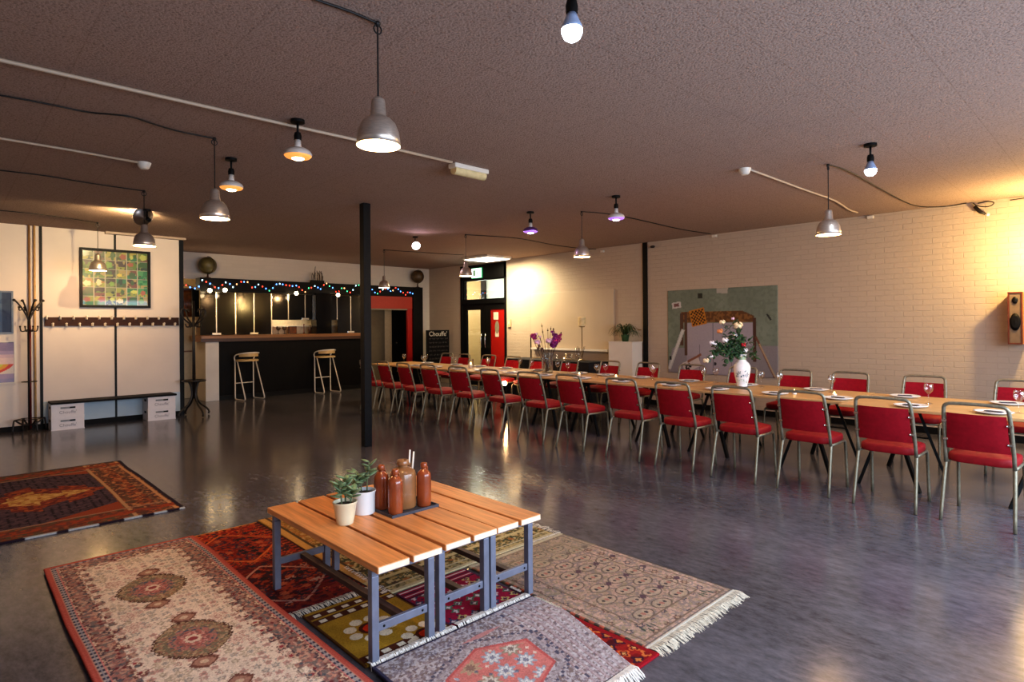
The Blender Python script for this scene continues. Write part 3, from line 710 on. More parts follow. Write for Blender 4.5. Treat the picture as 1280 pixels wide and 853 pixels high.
# back bar seen through the gap
o = MB().box((xe0, 13.62, 1.342), (7.4, 13.66, 1.66)).build('back_shelf_board', mat('lit_white_board', rgb(226, 206, 172), .6), None); tag(o, 'white splashback behind the bar seen below the short black panels', 'board')
o = MB().box((xe0, 13.5, 1.5), (7.4, 13.619, 1.52)).build('back_shelf', M['white']); tag(o, 'thin white shelf on the splashback behind the bar', 'shelf')
def goblet(mb, h=.2, r=.04):
    return mb.lathe([(0, .0), (r*.9, .002), (r*.85, .005), (.006, .012), (.005, h*.45), (r*.55, h*.52), (r*.98, h*.70), (r, h*.8), (r*.8, h), (r*.76, h), (r*.95, h*.8), (r*.5, h*.54), (0, h*.5)], 16)
for k, pxx in enumerate((348, 355.5)):
    p = AY(pxx, 416, 13.3); o = goblet(MB(), .17, .05).build('bar_goblet', mat('dark_goblet%d' % k, rgb(84, 66, 48), .3), smooth=True); o.location = (p.x, 13.3, 1.336)
    tag(o, ['dark stemmed goblet on the bar counter, left of the pair', 'dark stemmed goblet on the bar counter next to the brown box'][k], 'glass')
p = AY(365.5, 412, 13.35)
t = thing('menu_box', 'small brown framed box standing on the bar counter', 'box', (p.x, 13.35, 1.336)); MB().box((-.09, -.03, 0), (.09, .03, .17)).build('frame', M['brown'], t, bevel=.004); MB().box((-.07, -.034, .02), (.07, -.0305, .15)).build('face', M['copper'], t)
p = AY(388, 412, 13.35)
o = MB().lathe([(0, 0), (.05, 0), (.05, .12), (.02, .15), (.018, .19), (0, .19)], 12, (p.x, 13.35, 1.336)).build('bar_bottle', M['brown'], smooth=True); tag(o, 'dark bottle on the bar counter beside the black column', 'bottle')
p = AY(380, 416, 13.2)
o = MB().lathe([(0, 0), (.03, 0), (.012, .03), (.01, .2), (.016, .22), (0, .23)], 10, (p.x, 13.2, 1.336)).build('beer_tap', M['copper'], smooth=True); tag(o, 'slim brass beer tap on the bar counter', 'tap')
# hanging bar bulbs
nm = ['leftmost', 'second from the left', 'above the white shelf', 'right of the black column']
for k, (pxx, pyy) in enumerate(((261, 363.5), (280, 363), (369, 367), (421, 369))):
    p = AY(pxx, pyy, YB-.13)
    t = thing('bar_lamp', 'small round glowing bulb under the bar fascia, '+nm[k], 'lamp', (p.x, YB-.19, p.z), group='bulbs lighting the bar')
    MB().ball((0, 0, 0), .042, 14, 10).build('bulb', E_warm, t, smooth=True)
    MB().lathe([(.018, .035), (.022, .045), (.022, .085), (0, .09)], 10).build('socket', M['black'], t)
    MB().bar((0, 0, .085), (0, .14, 2.30-p.z), .012).build('bracket', M['black'], t)
# red doorway unit
t = thing('serving_doorway', 'red-headed doorway frame with black jamb at the right end of the bar', 'doorway', (0, 0, 0))
xa, xb_, xc, xd = 7.52, AY(509.5, 400, YB).x, AY(515, 400, YB).x, AY(527, 400, YB).x
MB().box((xa, YB-.02, 1.935), (xc, YB+.06, 2.245)).build('header', M['redpanel'], t)
MB().box((xb_, YB-.01, 0), (xc, YB+.06, 1.93)).build('inner_jamb', M['reddoor'], t)
MB().box((xc+.003, YB-.06, 0), (xd, YB+.26, 2.5)).build('black_jamb', M['blackmatt'], t)
MB().box((xa, YB+.0, 1.90), (xb_-.002, YB+.05, 1.934)).build('door_head', M['greygreen'], t)
# room behind the doorway
YD = 14.2
xs = [AY(px, 430, YD).x for px in (462, 481, 490, 509, 530)]
struct(MB().box((xs[0]-.3, YD, 0), (xs[1], YD+.08, 2.4)), 'door_3', M['doorgrey'])
struct(MB().box((xs[1], YD+.01, 0), (xs[2], YD+.09, 2.4)), 'trim_9', M['cream'])
d = struct(MB().box((xs[2], YD, 0), (xs[4], YD+.08, 2.4)), 'door_4', M['black'])
MB().ball((xs[2]+.12, YD-.03, 1.03), .03).build('door_handle', M['chrome'], d)
struct(MB().box((7.38, YB+.6, 0), (7.46, 15.2, 2.4)), 'wall_kitchen_side', M['doorgrey'])
# things left of the bar
p = AY(230, 396, 13.9); q = AY(252, 396, 13.9)
t = thing('cream_cabinet', 'cream cabinet with rounded top ends left of the bar', 'cabinet', (0, 0, 0))
MB().box((p.x-.3, 13.9, 0), (q.x, 14.25, 1.62)).build('body', M['cream'], t, bevel=.01)
MB().box((p.x-.3, 13.88, .98), (q.x+.005, 13.899, 1.01)).build('ledge', M['counter'], t)
for pxx in (232.5, 246):
    c_ = AY(pxx, 401.5, 13.88); MB().ball((c_.x, 13.86, c_.z+.02), .1, 12, 8, (1, .2, .9)).build('cap', M['cream'], t, smooth=True)
p = AY(226, 380, 13.6); q = AY(239, 380, 13.6)
t = thing('carved_panel', 'narrow glossy brown carved panel hanging left of the bar', 'panel', (0, 0, 0))
b = MB(); n = 7
for k in range(n): xk = p.x+(q.x-p.x)*(k+.5)/n; b.tube([(xk, 13.62, 1.72), (xk, 13.6, 2.0), (xk, 13.62, 2.27)], [.03, .024, .03], 8)
b.build('slats', M['copper'], t, smooth=True); MB().box((p.x-.05, 13.58, 2.27), (q.x+.05, 13.66, 2.31)).build('rail', M['brown'], t)
MB().box((q.x+.02, 13.57, 1.72), (AY(248.5, 380, 13.6).x, 13.66, 2.31)).build('dark_side', M['black'], t)
# globes
def globe(px, py, r, zst, lab, m):
    p = AY(px, py, YB+.08); t = thing('globe', lab, 'globe', (p.x, YB+.08, 2.5))
    dz = p.z-2.5
    MB().ball((0, 0, dz), r, 24, 16).build('ball', m, t, smooth=True)
    MB().lathe([(.07, 0), (.07, .012), (.02, .025), (.012, dz-r), (0, dz-r+.005)], 12).build('stand', M['brown'], t, smooth=True)
    pts = [(math.cos(a)*r*1.06*.4, -math.cos(a)*r*1.06*.9, dz+math.sin(a)*r*1.06) for a in [(-.5+k/14)*PI for k in range(15)]]
    MB().tube(pts, .006, 6).build('meridian_arc', M['twig'], t)
globe(259.5, 332, .172, 0, 'dark greenish world globe on the left end of the bar fascia', M['globe'])
globe(522, 346, .168, 0, 'brown world globe on the right end above the red doorway', M['globe2'])
# dried twigs on the fascia
p = AY(396, 349, YB+.05); r = random.Random(2)
t = thing('dried_plants', 'dark dried twigs in a low pot standing on the bar fascia', 'dried plant', (p.x, YB+.05, 2.5))
MB().box((-.14, -.05, 0), (.16, .05, .06)).build('pot', M['black'], t)
b = MB()
for k in range(16):
    xx = -.12+.26*r.random(); b.tube(bez((xx, 0, .05), (xx+.04*(r.random()-.5), 0, .15), (xx+.12*(r.random()-.4), .02*r.random(), .12+.22*r.random()*(1.3 if xx < -.05 else .8)), 4), .006, 5)
b.build('twigs', M['twig'], t)
# coloured string lights
t = thing('fairy_lights', 'string of red, blue, green and amber lights draped along the bar fascia', 'string lights', (0, 0, 0))
r = random.Random(9); xl0 = AY(228, 356, YB-.09).x; xl1 = AY(516, 362, YB-.09).x; n = 74; path = []; YF = YB-.085
proto = [MB().ball((0, 0, 0), .016, 8, 6, (.8, .8, 1.0)).build('bulb', FAIRY[k], t, smooth=True) for k in range(5)]
used = [False]*5
for k in range(n):
    f = k/(n-1); x = xl0+(xl1-xl0)*f
    z = 2.385+.05*math.sin(f*37)+.045*math.sin(f*90+1)+.06*(r.random()-.5)
    if x < x0: z = 2.30+.03*math.sin(k*1.7)
    z = min(z, 2.49)
    path.append((x, YF+.012, z+.02)); q = r.choice([0, 0, 1, 1, 2, 3, 4, 3, 0, 1])
    o = proto[q] if not used[q] else proto[q].copy()
    if used[q]: C.objects.link(o)
    used[q] = True; o.location = (x+.02*(r.random()-.5), YF, z)
b = MB(); b.tube(path, .006, 5); b.tube([(a[0], a[1]+.008, a[2]-.015+.02*math.sin(i*2.)) for i, a in enumerate(path)], .005, 5); b.build('cable', M['wireblk'], t)

# chalk board
YCB = 12.15
pl, pr, pbz = AY(533, 413, YCB), AY(561.5, 412.5, YCB), AY(533, 470, YCB)
W = pr.x-pl.x
t = thing('chalkboard', 'black menu chalkboard with white heading standing by the back corner', 'chalkboard', (pl.x+W/2, YCB, .5))
hz = pl.z-.5
MB().box((-W/2, 0, 0), (W/2, .03, hz)).build('frame', M['black'], t, bevel=.005)
MB().box((-W/2+.03, -.004, .03), (W/2-.03, -.0005, hz-.03)).build('board', M['slateboard'], t)
text_mesh('heading', "Chouffe'", .165, Matrix.Translation((0, -.007, hz-.10)) @ Matrix.Rotation(PI/2, 4, 'X'), M['chalk'], t)
b = MB(); r = random.Random(4)
for row in range(6):
    z = hz-.22-row*.1
    xx = -W/2+.08
    while xx < W/2-.12:
        l = .04+.07*r.random(); b.tube([(xx+l*i/6, -.006, z+.022*math.sin(i*2.4+row)+.01*r.random()) for i in range(7)], .004, 4); xx += l+.03
b.build('writing', M['chalkfaint'], t)
t2 = thing('easel_stand', 'black wooden stand carrying the menu chalkboard', 'stand', (pl.x+W/2, YCB+.03, 0))
for sx in (-1, 1): MB().bar((sx*W*.42, 0, .5), (sx*W*.45, -.12 if sx else 0, 0), .03).build('leg', M['black'], t2)
MB().bar((0, .02, .5), (0, .2, 0), .03).build('leg', M['black'], t2)
MB().box((-W/2, -.035, .47), (W/2, .03, .498)).build('ledge', M['black'], t2)

# bar stools
def make_stool(lab):
    t = thing('bar_stool', lab, 'bar stool', group='white tubular stools at the bar')
    for sx in (-1, 1):
        x = sx*.2
        pts = [(x, .17, .80)]+[(x, .17, .08)]+bez((x, .17, .06), (x, .17, .012), (x, .12, .012), 4)+bez((x*1.05, -.17, .012), (x*1.05, -.23, .012), (x*1.05, -.225, .06), 4)+[(x, .08, .80)]
        MB().tube(pts, .0135, 8).build('leg', M['stoolw'], t, smooth=True)
    MB().tube([(-.2, .17, .34), (.2, .17, .34)], .011, 8).build('footrest', M['stoolw'], t, smooth=True)
    MB().pad(.42, .34, .04, (0, .06, .81), .12).build('seat', M['stoolseat'], t, smooth=True)
    for nm_, dz, rr in (('back_rail', .0, .0135),):
        pts = smoothpath([(-.2, .17, .80), (-.22, .17, .87), (-.23, .10, .93), (-.19, -.10, .965), (0, -.17, .975), (.19, -.10, .965), (.23, .10, .93), (.22, .17, .87), (.2, .17, .80)], 2)
        MB().tube(pts, rr, 8).build(nm_, M['stoolw'], t, smooth=True)
    n = 14; vs = []; fs = []
    for i in range(n+1):
        a = PI*(.08+.84*i/n); x = .215*math.cos(a); y = .06-.22*math.sin(a)
        for (rr, z) in ((1, .89), (1, .965), (.93, .965), (.93, .89)): vs.append((x*rr, y*rr+.0, z))
    for i in range(n):
        for j in range(4): fs.append((i*4+j, i*4+(j+1) % 4, i*4+4+(j+1) % 4, i*4+4+j))
    fs += [(0, 1, 2, 3), tuple(n*4+j for j in (3, 2, 1, 0))]
    MB().add(vs, fs).build('backrest', M['stoolseat'], t, smooth='auto')
    return t
st = make_stool('white tubular bar stool nearer the left end of the dark bar front')
l = AZ(298.5, 498, 0); r_ = AZ(324.5, 496.5, 0); sc = YB-.28
st.location = (AY(311, 470, sc).x, sc, 0); st.rotation_euler = (0, 0, math.radians(10))
st2 = dup(st, (AY(408.5, 470, sc).x, sc, 0), math.radians(6), 'white tubular bar stool nearer the steel post, in front of the bar')

# ================================================================== LEFT WALL
# photo collage
a, b_ = AY(99, 309.5, YL), AY(187.5, 384.5, YL); W = b_.x-a.x; z0, z1 = 1.825, 2.755
t = thing('framed_collage', 'black framed collage of small green photographs hung on the cream wall', 'picture', (a.x, YL-.001, z0)); Hh = z1-z0
f = MB(); fw = .035; f.box((0, -.05, 0), (fw, 0, Hh)); f.box((W-fw, -.05, 0), (W, 0, Hh)); f.box((fw, -.05, 0), (W-fw, 0, fw)); f.box((fw, -.05, Hh-fw), (W-fw, 0, Hh)); f.build('frame', M['black'], t)
c = Canvas(W-2*fw, Hh-2*fw, .0065, 12); r = random.Random(21); cw = c.W/6; ch = c.L/6
pal = [(54, 92, 34), (88, 120, 40), (130, 140, 58), (70, 84, 40), (150, 138, 84), (40, 60, 34), (104, 116, 70), (156, 150, 60), (108, 70, 52), (46, 110, 66), (60, 48, 34)]
for i in range(6):
    for j in range(6):
        reg = (c.u >= i*cw) & (c.u < (i+1)*cw) & (c.v >= j*ch) & (c.v < (j+1)*ch)
        p1, p2, p3 = r.sample(pal, 3)
        if j == 2 and i < 2: p1 = (140, 104, 48)
        if i == 5 and j in (1, 2, 3): p1, p2 = (36, 112, 60), (70, 140, 80)
        c.fill(reg, p1); c.fill(reg & (c.noise(.05, i*7+j) > .5), p2); c.fill(reg & (c.v < j*ch+ch*(.3+.2*r.random())) & (c.noise(.03, i+j*9) > .4), p3)
        if r.random() < .55: c.oval((i+.3+.4*r.random())*cw, (j+.4+.3*r.random())*ch, cw*(.15+.2*r.random()), ch*(.15+.2*r.random()), r.choice([(190, 176, 70), (176, 186, 90), (60, 90, 40), (200, 190, 150), (150, 90, 60), (110, 150, 60)]), reg, .12, 5)
c.fill((np.minimum(c.u % cw, cw-c.u % cw) < .005) | (np.minimum(c.v % ch, ch-c.v % ch) < .004), (168, 164, 140))
fr = Matrix(((1, 0, 0, fw), (0, 0, -1, -.012), (0, 1, 0, fw), (0, 0, 0, 1)))
c.mesh('photo_print', M['print'], (0,0,0), .006, frame=fr, parent=t, zfun=lambda a, b: 0*a)
# coat hook rail
t = thing('coat_hook_rail', 'long dark brown rail with two rows of white hooks on the cream wall', 'coat rail', (1.135, YL-.001, 1.535))
MB().box((0, -.03, 0), (1.815, 0, .135)).build('rail', M['railbrown'], t, bevel=.003)
hk = MB().tube(smoothpath([(0, -.031, .02), (0, -.05, .01), (0, -.07, .0), (0, -.075, .025), (0, -.07, .04)], 1), .010, 7).box((-.015, -.035, -.004), (.015, -.031, .05)).ball((0, -.07, .042), .015, 8, 6)
first = hk.build('hook', M['plastic'], t, smooth='auto'); k = 0
for row, (x0, z, n) in enumerate(((.02, .105, 11), (.095, -.005, 11))):
    for i in range(n):
        o = first if k == 0 else first.copy()
        if k: C.objects.link(o)
        o.location = (x0+.1655*i, 0, z); k += 1
# low bench of board on crates
t = tag(MB().box((1.165, YL-.40, .382), (2.815, YL-.03, .41)).build('bench_board', M['blackmatt'], bevel=.004), 'long dark board laid across white crates as a low bench', 'bench')
def crate(x, z, lab):
    t = thing('drink_crate', lab, 'crate', (x, YL-.21, z), group='white crates under the low bench')
    w, d, h = .395, .34, .19
    b = MB(); th = .014
    b.box((-w/2, -d/2, 0), (w/2, -d/2+th, h)); b.box((-w/2, d/2-th, 0), (w/2, d/2, h)); b.box((-w/2, -d/2+th, 0), (-w/2+th, d/2-th, h)); b.box((w/2-th, -d/2+th, 0), (w/2, d/2-th, h)); b.box((-w/2+th, -d/2+th, 0), (w/2-th, d/2-th, .012))
    b.box((-w/2-.004, -d/2-.004, h-.02), (w/2+.004, -d/2-.0005, h-.004)); b.box((-w/2-.004, -d/2-.004, .0), (w/2+.004, -d/2-.0005, .012))
    b.build('body', M['crate'], t)
    g = MB().box((-.09, -d/2-.006, .122), (.09, -d/2-.001, .148)); g.build('grip_slot', M['grip'], t)
    MB().box((.02, -d/2-.009, .124), (.088, -d/2-.0065, .146)).build('grip_shadow', M['black'], t)
    MB().box((-w/2-.003, -.06, .115), (-w/2-.0005, .06, .15)).build('side_grip', M['blackmatt'], t)
    text_mesh('lettering', "Chouffe'", .062, Matrix.Translation((0, -d/2-.002, .068)) @ Matrix.Rotation(PI/2, 4, 'X'), M['ink'], t)
crate(1.365, 0, 'white plastic drinks crate on the floor below the left end of the low bench')
crate(1.365, .1905, 'upper white drinks crate carrying the left end of the low bench')
crate(2.60, 0, 'white plastic drinks crate on the floor below the right end of the low bench')
crate(2.60, .1905, 'upper white drinks crate carrying the right end of the low bench')
# posters at the frame edge
def poster(x0, x1, z0, z1, kind, lab):
    t = thing('framed_poster', lab, 'poster', (x0, YL-.001, z0)); W, Hh = x1-x0, z1-z0; fw = .022
    f = MB(); f.box((0, -.02, 0), (fw, 0, Hh)); f.box((W-fw, -.02, 0), (W, 0, Hh)); f.box((fw, -.02, 0), (W-fw, 0, fw)); f.box((fw, -.02, Hh-fw), (W-fw, 0, Hh)); f.build('frame', M['plastic'] if kind else mat('grey_rim', rgb(110, 122, 140), .4), t)
    c = Canvas(W-2*fw, Hh-2*fw, .01, 3); v = c.v/c.L; u = c.u/c.W
    if kind == 0:
        c.fill(u > -1, (78, 100, 136)); c.fill(v > .55, (96, 120, 150)); c.fill(c.noise(.09, 4) > .55, (64, 84, 122), .6); c.fill((u > .86), (52, 66, 96), .8)
    else:
        c.fill(u > -1, (176, 160, 190)); c.fill(v > .78, (150, 138, 172)); c.fill((v > .22) & (v < .62) & (u > .35), (226, 214, 206)); c.fill((v > .4) & (v < .7) & (u > .45), (226, 196, 200), .7)
        for q, cc in enumerate(((214, 90, 84), (226, 170, 80), (206, 206, 100), (120, 180, 110), (90, 150, 190))):
            c.ring(.15*c.W, .5*c.L, c.W*(.8-.07*q), c.L*(.36-.035*q), .06, cc, v < .45)
        c.fill(v < .1, (160, 156, 190))
    fr = Matrix(((1, 0, 0, fw), (0, 0, -1, -.008), (0, 1, 0, fw), (0, 0, 0, 1)))
    c.mesh('print', M['printmatt'], (0,0,0), .004, frame=fr, parent=t, zfun=lambda a, b: 0*a)
poster(-.0, .775, 1.43, 2.05, 0, 'plain blue poster on the cream wall, upper one of two')
poster(.0, .80, .70, 1.325, 1, 'pale lilac poster with a rainbow arc, lower one of two')

# coat stands
p = AY(37, 530, YL-.2)
t = thing('coat_stand', 'dark red and black metal coat stand against the cream wall at left', 'coat stand', (p.x, YL-.22, 0))
MB().tube([(0, 0, .03), (0, 0, 1.62)], .019, 10).build('pole', M['rackblk'], t, smooth=True)
MB().tube([(.012, -.012, .05), (.012, -.012, 1.55)], .012, 8).build('red_tube', M['rackred'], t, smooth=True)
for k in range(4):
    a = PI/4*0+k*PI/2+.35; dx, dy = math.cos(a), math.sin(a)*.8
    b = MB(); b.tube(smoothpath([(0, 0, 1.60), (dx*.03, dy*.03, 1.70), (dx*.1, dy*.1, 1.82), (dx*.16, dy*.16, 1.90), (dx*.18, dy*.18, 1.91)], 2), .011, 8); b.ball((dx*.18, dy*.18, 1.91), .02, 8, 6)
    b.tube(bez((dx*.08, dy*.08, 1.78), (dx*.13, dy*.13, 1.74), (dx*.12, dy*.12, 1.80), 5), .008, 6); b.ball((dx*.12, dy*.12, 1.81), .016, 8, 6)
    b.build('upper_hook', M['rackblk'], t, smooth=True)
    b = MB(); b.tube(smoothpath([(0, 0, 1.5), (dx*.06, dy*.06, 1.46), (dx*.1, dy*.1, 1.46), (dx*.11, dy*.11, 1.52)], 2), .008, 6); b.ball((dx*.11, dy*.11, 1.53), .013, 8, 6); b.build('lower_hook', M['rackblk'], t, smooth=True)
    MB().tube(smoothpath([(0, 0, .10), (dx*.10, dy*.1, .12), (dx*.19, dy*.17, .2), (dx*.20, dy*.19, .12), (dx*.21, dy*.2, .012)], 1), .012, 8).build('leg', M['rackblk'], t, smooth=True)
    MB().tube([(dx*.19, dy*.17, .19), (math.cos(a+PI/2)*.19, math.sin(a+PI/2)*.136, .19)], .006, 6).build('umbrella_rail', M['rackblk'], t)
MB().tube([(.09*math.cos(k*PI/8), .07*math.sin(k*PI/8), .73) for k in range(16)], .006, 6, closed=True).build('ring', M['rackblk'], t)
MB().tube([(-.09, 0, .73), (.09, 0, .73)], .005, 6).build('ring_bar', M['rackblk'], t)
p = AZ(240, 519, 0)
t = thing('coat_stand', 'black bentwood coat stand with curled hooks at the end of the cream wall', 'coat stand', (3.10, 11.04, 0))
MB().tube([(0, 0, .30), (0, 0, 1.2), (0, 0, 1.95)], [.028, .022, .02], 10).build('pole', M['rackblk'], t, smooth=True)
for k in range(4):
    a = k*PI/2+.25; dx, dy = math.cos(a), math.sin(a)
    MB().tube(smoothpath([(dx*.10, dy*.10, .60), (dx*.05, dy*.05, .52), (dx*.03, dy*.03, .34), (dx*.10, dy*.10, .2), (dx*.22, dy*.22, .12), (dx*.27, dy*.27, .05), (dx*.25, dy*.25, .016)], 2), .016, 8).build('leg', M['rackblk'], t, smooth=True)
    MB().tube(smoothpath([(0, 0, 1.50), (dx*.06, dy*.06, 1.56), (dx*.19, dy*.19, 1.66), (dx*.22, dy*.22, 1.78), (dx*.16, dy*.16, 1.82), (dx*.13, dy*.13, 1.76)], 2), .013, 8).build('hook', M['rackblk'], t, smooth=True)
    MB().tube(smoothpath([(0, 0, 1.62), (dx*.05, dy*.05, 1.52), (dx*.12, dy*.12, 1.50), (dx*.14, dy*.14, 1.56)], 2), .010, 8).build('lower_hook', M['rackblk'], t, smooth=True)
MB().tube([(.17*math.cos(k*PI/12), .17*math.sin(k*PI/12), .60) for k in range(24)], .016, 8, closed=True).build('umbrella_ring', M['rackblk'], t, smooth=True)

# ================================================================== RUGS
FLW = [[(150, 70, 74), (216, 190, 170), (150, 60, 60)], [(96, 104, 110), (200, 180, 160)], [(176, 96, 92), (110, 60, 60)], [(140, 120, 96), (210, 196, 170)]]
def cream_rug():
    x0, x1, y0, y1 = .45, 1.295, 1.75, 4.655; W, L = x1-x0, y1-y0; c = Canvas(W, L, .0048, 2); u, v, d = c.u, c.v, c.d(); A = u > -1
    field = d > .165+.02*np.sign(np.sin(u*62))*np.sign(np.sin(v*62))+.012*(c.noise(.03, 2)-.5)*2
    c.fill(A, (166, 118, 108)); c.speck(A, [(178, 130, 116), (138, 106, 104), (190, 156, 138), (128, 114, 110)], .014, .62, 3)
    bord = (~field) & (d > .062)
    c.motifs(bord, .105, .036, [[(120, 78, 72), (212, 190, 166), (166, 76, 76)], [(92, 74, 80), (196, 166, 146), (150, 60, 70)]], 5, .1, 6, .95)
    c.motifs(bord, .035, .010, [[(96, 98, 104)], [(196, 150, 130)], [(120, 56, 60)]], 6, .5, 4, .5)
    c.fill(field, (226, 208, 190)); c.shade(np.where(field, .94+.1*c.noise(.02, 8), 1)); keep = c.c.copy()
    c.motifs(field, .052, .017, FLW, 7, .55, 5, .9); c.motifs(field, .028, .006, [[(120, 96, 84)], [(150, 110, 100)], [(112, 118, 116)]], 8, .7, 4, .6)
    c.motifs(field, .16, .040, [[(188, 130, 120), (224, 206, 186), (160, 86, 84), (216, 190, 170)], [(170, 150, 124), (220, 200, 178), (112, 112, 112)]], 9, .5, 8, .75)
    # vines
    for s_ in (0, 1): c.fill(field & (np.abs(np.sin(u*38+np.sin(v*23+s_*2)*1.6+s_)) < .05), (150, 128, 106), .5)
    c.c = np.where(field[..., None], c.c*.62+keep*.38, c.c)
    k = 0
    for cy in (3.885, 3.115, 2.345):
        cy -= y0; cx = .865-x0
        for sg in (-1, 1):
            c.loz(cx+.03*sg, cy+.255*sg, .062, .06, (120, 78, 68), 1.4, .1, 90); c.loz(cx+.03*sg, cy+.255*sg, .045, .044, (170, 128, 110), 1.4, .1, 90); c.oval(cx+.03*sg, cy+.255*sg, .018, .018, (206, 180, 154))
        c.loz(cx, cy, .172, .215, (88, 58, 50), 1.6, .05, 75); c.loz(cx, cy, .160, .202, (166, 142, 112), 1.6, .05, 75)
        m = (np.abs(u-cx)/.155)**1.6+(np.abs(v-cy)/.195)**1.6 < 1; c.speck(m, [(140, 112, 90), (186, 160, 130), (158, 116, 98), (126, 116, 96)], .011, .58, 20+k)
        c.oval(cx, cy, .098, .118, (92, 92, 104), True, .10, 12); c.speck((np.hypot((u-cx)/.1, (v-cy)/.12) < 1), [(150, 122, 106), (176, 120, 110)], .011, .56, 40+k); c.oval(cx, cy, .070, .085, (178, 110, 102), True, .10, 10); c.speck((np.hypot((u-cx)/.07, (v-cy)/.085) < 1), [(200, 150, 138), (140, 96, 92)], .010, .58, 60+k); c.oval(cx, cy, .036, .042, (214, 192, 170), True, .14, 8)
        c.oval(cx, cy, .022, .02, (150, 70, 72)); k += 9
    # outer bands
    c.fill(d < .062, (190, 132, 116)); c.fill((d > .056) & (d < .062), (206, 130, 124))
    band = (d > .03) & (d < .056); along = np.where(np.minimum(u, W-u) < np.minimum(v, L-v), v, u)
    c.fill(band, (176, 164, 156)); c.fill(band & (np.sin(along*165) > .1), (66, 62, 82)); c.fill(band & (np.abs(d-.043) < .004), (150, 150, 160))
    c.fill(d < .028, (182, 92, 80)); c.fill(d < .006, (170, 76, 66)); c.shade(.90+.2*c.noise(.4, 5))
    o = c.mesh('patterned_rug', M['rug'], (x0, y0, .012), .009, .006); tag(o, 'large cream rug with rose border and floral lozenge medallions, left foreground', 'rug')
def red_rug():
    x0, x1, y0, y1 = 1.20, 1.755, 3.06, 4.665; W, L = x1-x0, y1-y0; c = Canvas(W, L, .0055, 5); u, v, d = c.u, c.v, c.d(); A = u > -1
    up = v > L*.50
    c.fill(A, (96, 22, 26)); c.fill(up, (150, 50, 28)); c.speck(A, [(60, 26, 36), (120, 40, 30)], .022, .6, 3); c.speck(up, [(190, 96, 46), (70, 40, 40), (160, 44, 26)], .016, .6, 8)
    c.motifs(A & (d > .05), .06, .02, [[(46, 36, 52)], [(176, 84, 48), (60, 30, 36)], [(130, 30, 30)]], 3, .5, 6, .7)
    for cy, col, cc in ((L*.72, (196, 104, 52), (120, 30, 24)), (L*.25, (176, 130, 116), (80, 18, 24))):
        c.loz(W*.42, cy, .29, .33, col, 1.12); c.loz(W*.42, cy, .272, .308, cc, 1.12); m = (np.abs(u-W*.42)/.265)**1.12+(np.abs(v-cy)/.30)**1.12 < 1
        c.speck(m, [(60, 34, 50), (150, 56, 36)], .018, .57, 30); c.motifs(m, .07, .024, [[(54, 48, 70), (150, 80, 50)], [(176, 90, 60)], [(40, 30, 40)]], 12, .4, 6, .8)
    for k in range(5): c.fill((np.abs(v-(L*.08+.05*k)) < .004) & (u > .25) & (u < .52), (130, 36, 40))
    for (a, b2) in ((.30, .42), (.40, .30), (.18, .12), (.44, .55)): c.oval(a, b2, .03, .02, (170, 140, 130), (c.noise(.012, 4) > .45), .3, 5)
    c.fill((W-u < .045), (70, 26, 24)); c.fill((W-u < .045) & (np.sin(v*120) > .2), (150, 60, 40)); c.fill(L-v < .045, (176, 84, 44)); c.fill((L-v < .045) & (np.sin(u*110) > .3), (90, 36, 30)); c.fill(L-v < .012, (196, 140, 84)); c.fill(W-u < .012, (60, 30, 28))
    o = c.mesh('patterned_rug', M['rug'], (x0, y0, .001), .009, .003); tag(o, 'dark red and orange rug tucked beneath the right edge of the cream rug', 'rug')
    fringe('fringe', (x0+.1, y0, 0), (x1, y0, 0), (0.1, -1, 0), .075, .008, M['fringecream'], o, 60, 3)
def gold_rug():
    x0, x1, y0, y1 = 1.765, 3.17, 2.89, 4.70; W, L = x1-x0, y1-y0; c = Canvas(W, L, .007, 6); u, v, d = c.u, c.v, c.d(); A = u > -1
    c.fill(A, (134, 112, 66)); c.speck(A, [(90, 82, 52), (176, 148, 92), (110, 90, 50), (70, 74, 52), (190, 168, 120)], .02, .6, 3); c.motifs(A, .06, .02, [[(76, 82, 60), (180, 150, 96)], [(160, 104, 58)], [(84, 66, 46)]], 4, .4, 6, .7)
    c.fill((u < .05), (196, 150, 84)); c.fill((u > .05) & (u < .07), (84, 66, 44))
    c.fill((v < .09), (190, 176, 140)); c.fill((v > .03) & (v < .075), (150, 136, 98)); c.speck((v > .03) & (v < .075), [(100, 90, 60), (180, 160, 110)], .016, .55, 9); c.fill((v > .19) & (v < .225), (196, 178, 128))
    c.fill((u > .07) & (v > 1.0), (176, 120, 56), .5)
    o = c.mesh('patterned_rug', M['rug'], (x0, y0, .001), .008, .003); tag(o, 'golden brown speckled rug lying beneath the far side of the benches', 'rug')
    fringe('fringe', (x1, y0, 0), (x1, y0+.55, 0), (1, 0, 0), .07, .008, M['fringecream'], o, 50, 4)
    fringe('end_fringe', (x0+.02, y0+.02, 0), (x0+.02, y0+.5, 0), (1, 0, 0), .05, .013, M['fringe'], o, 40, 6)
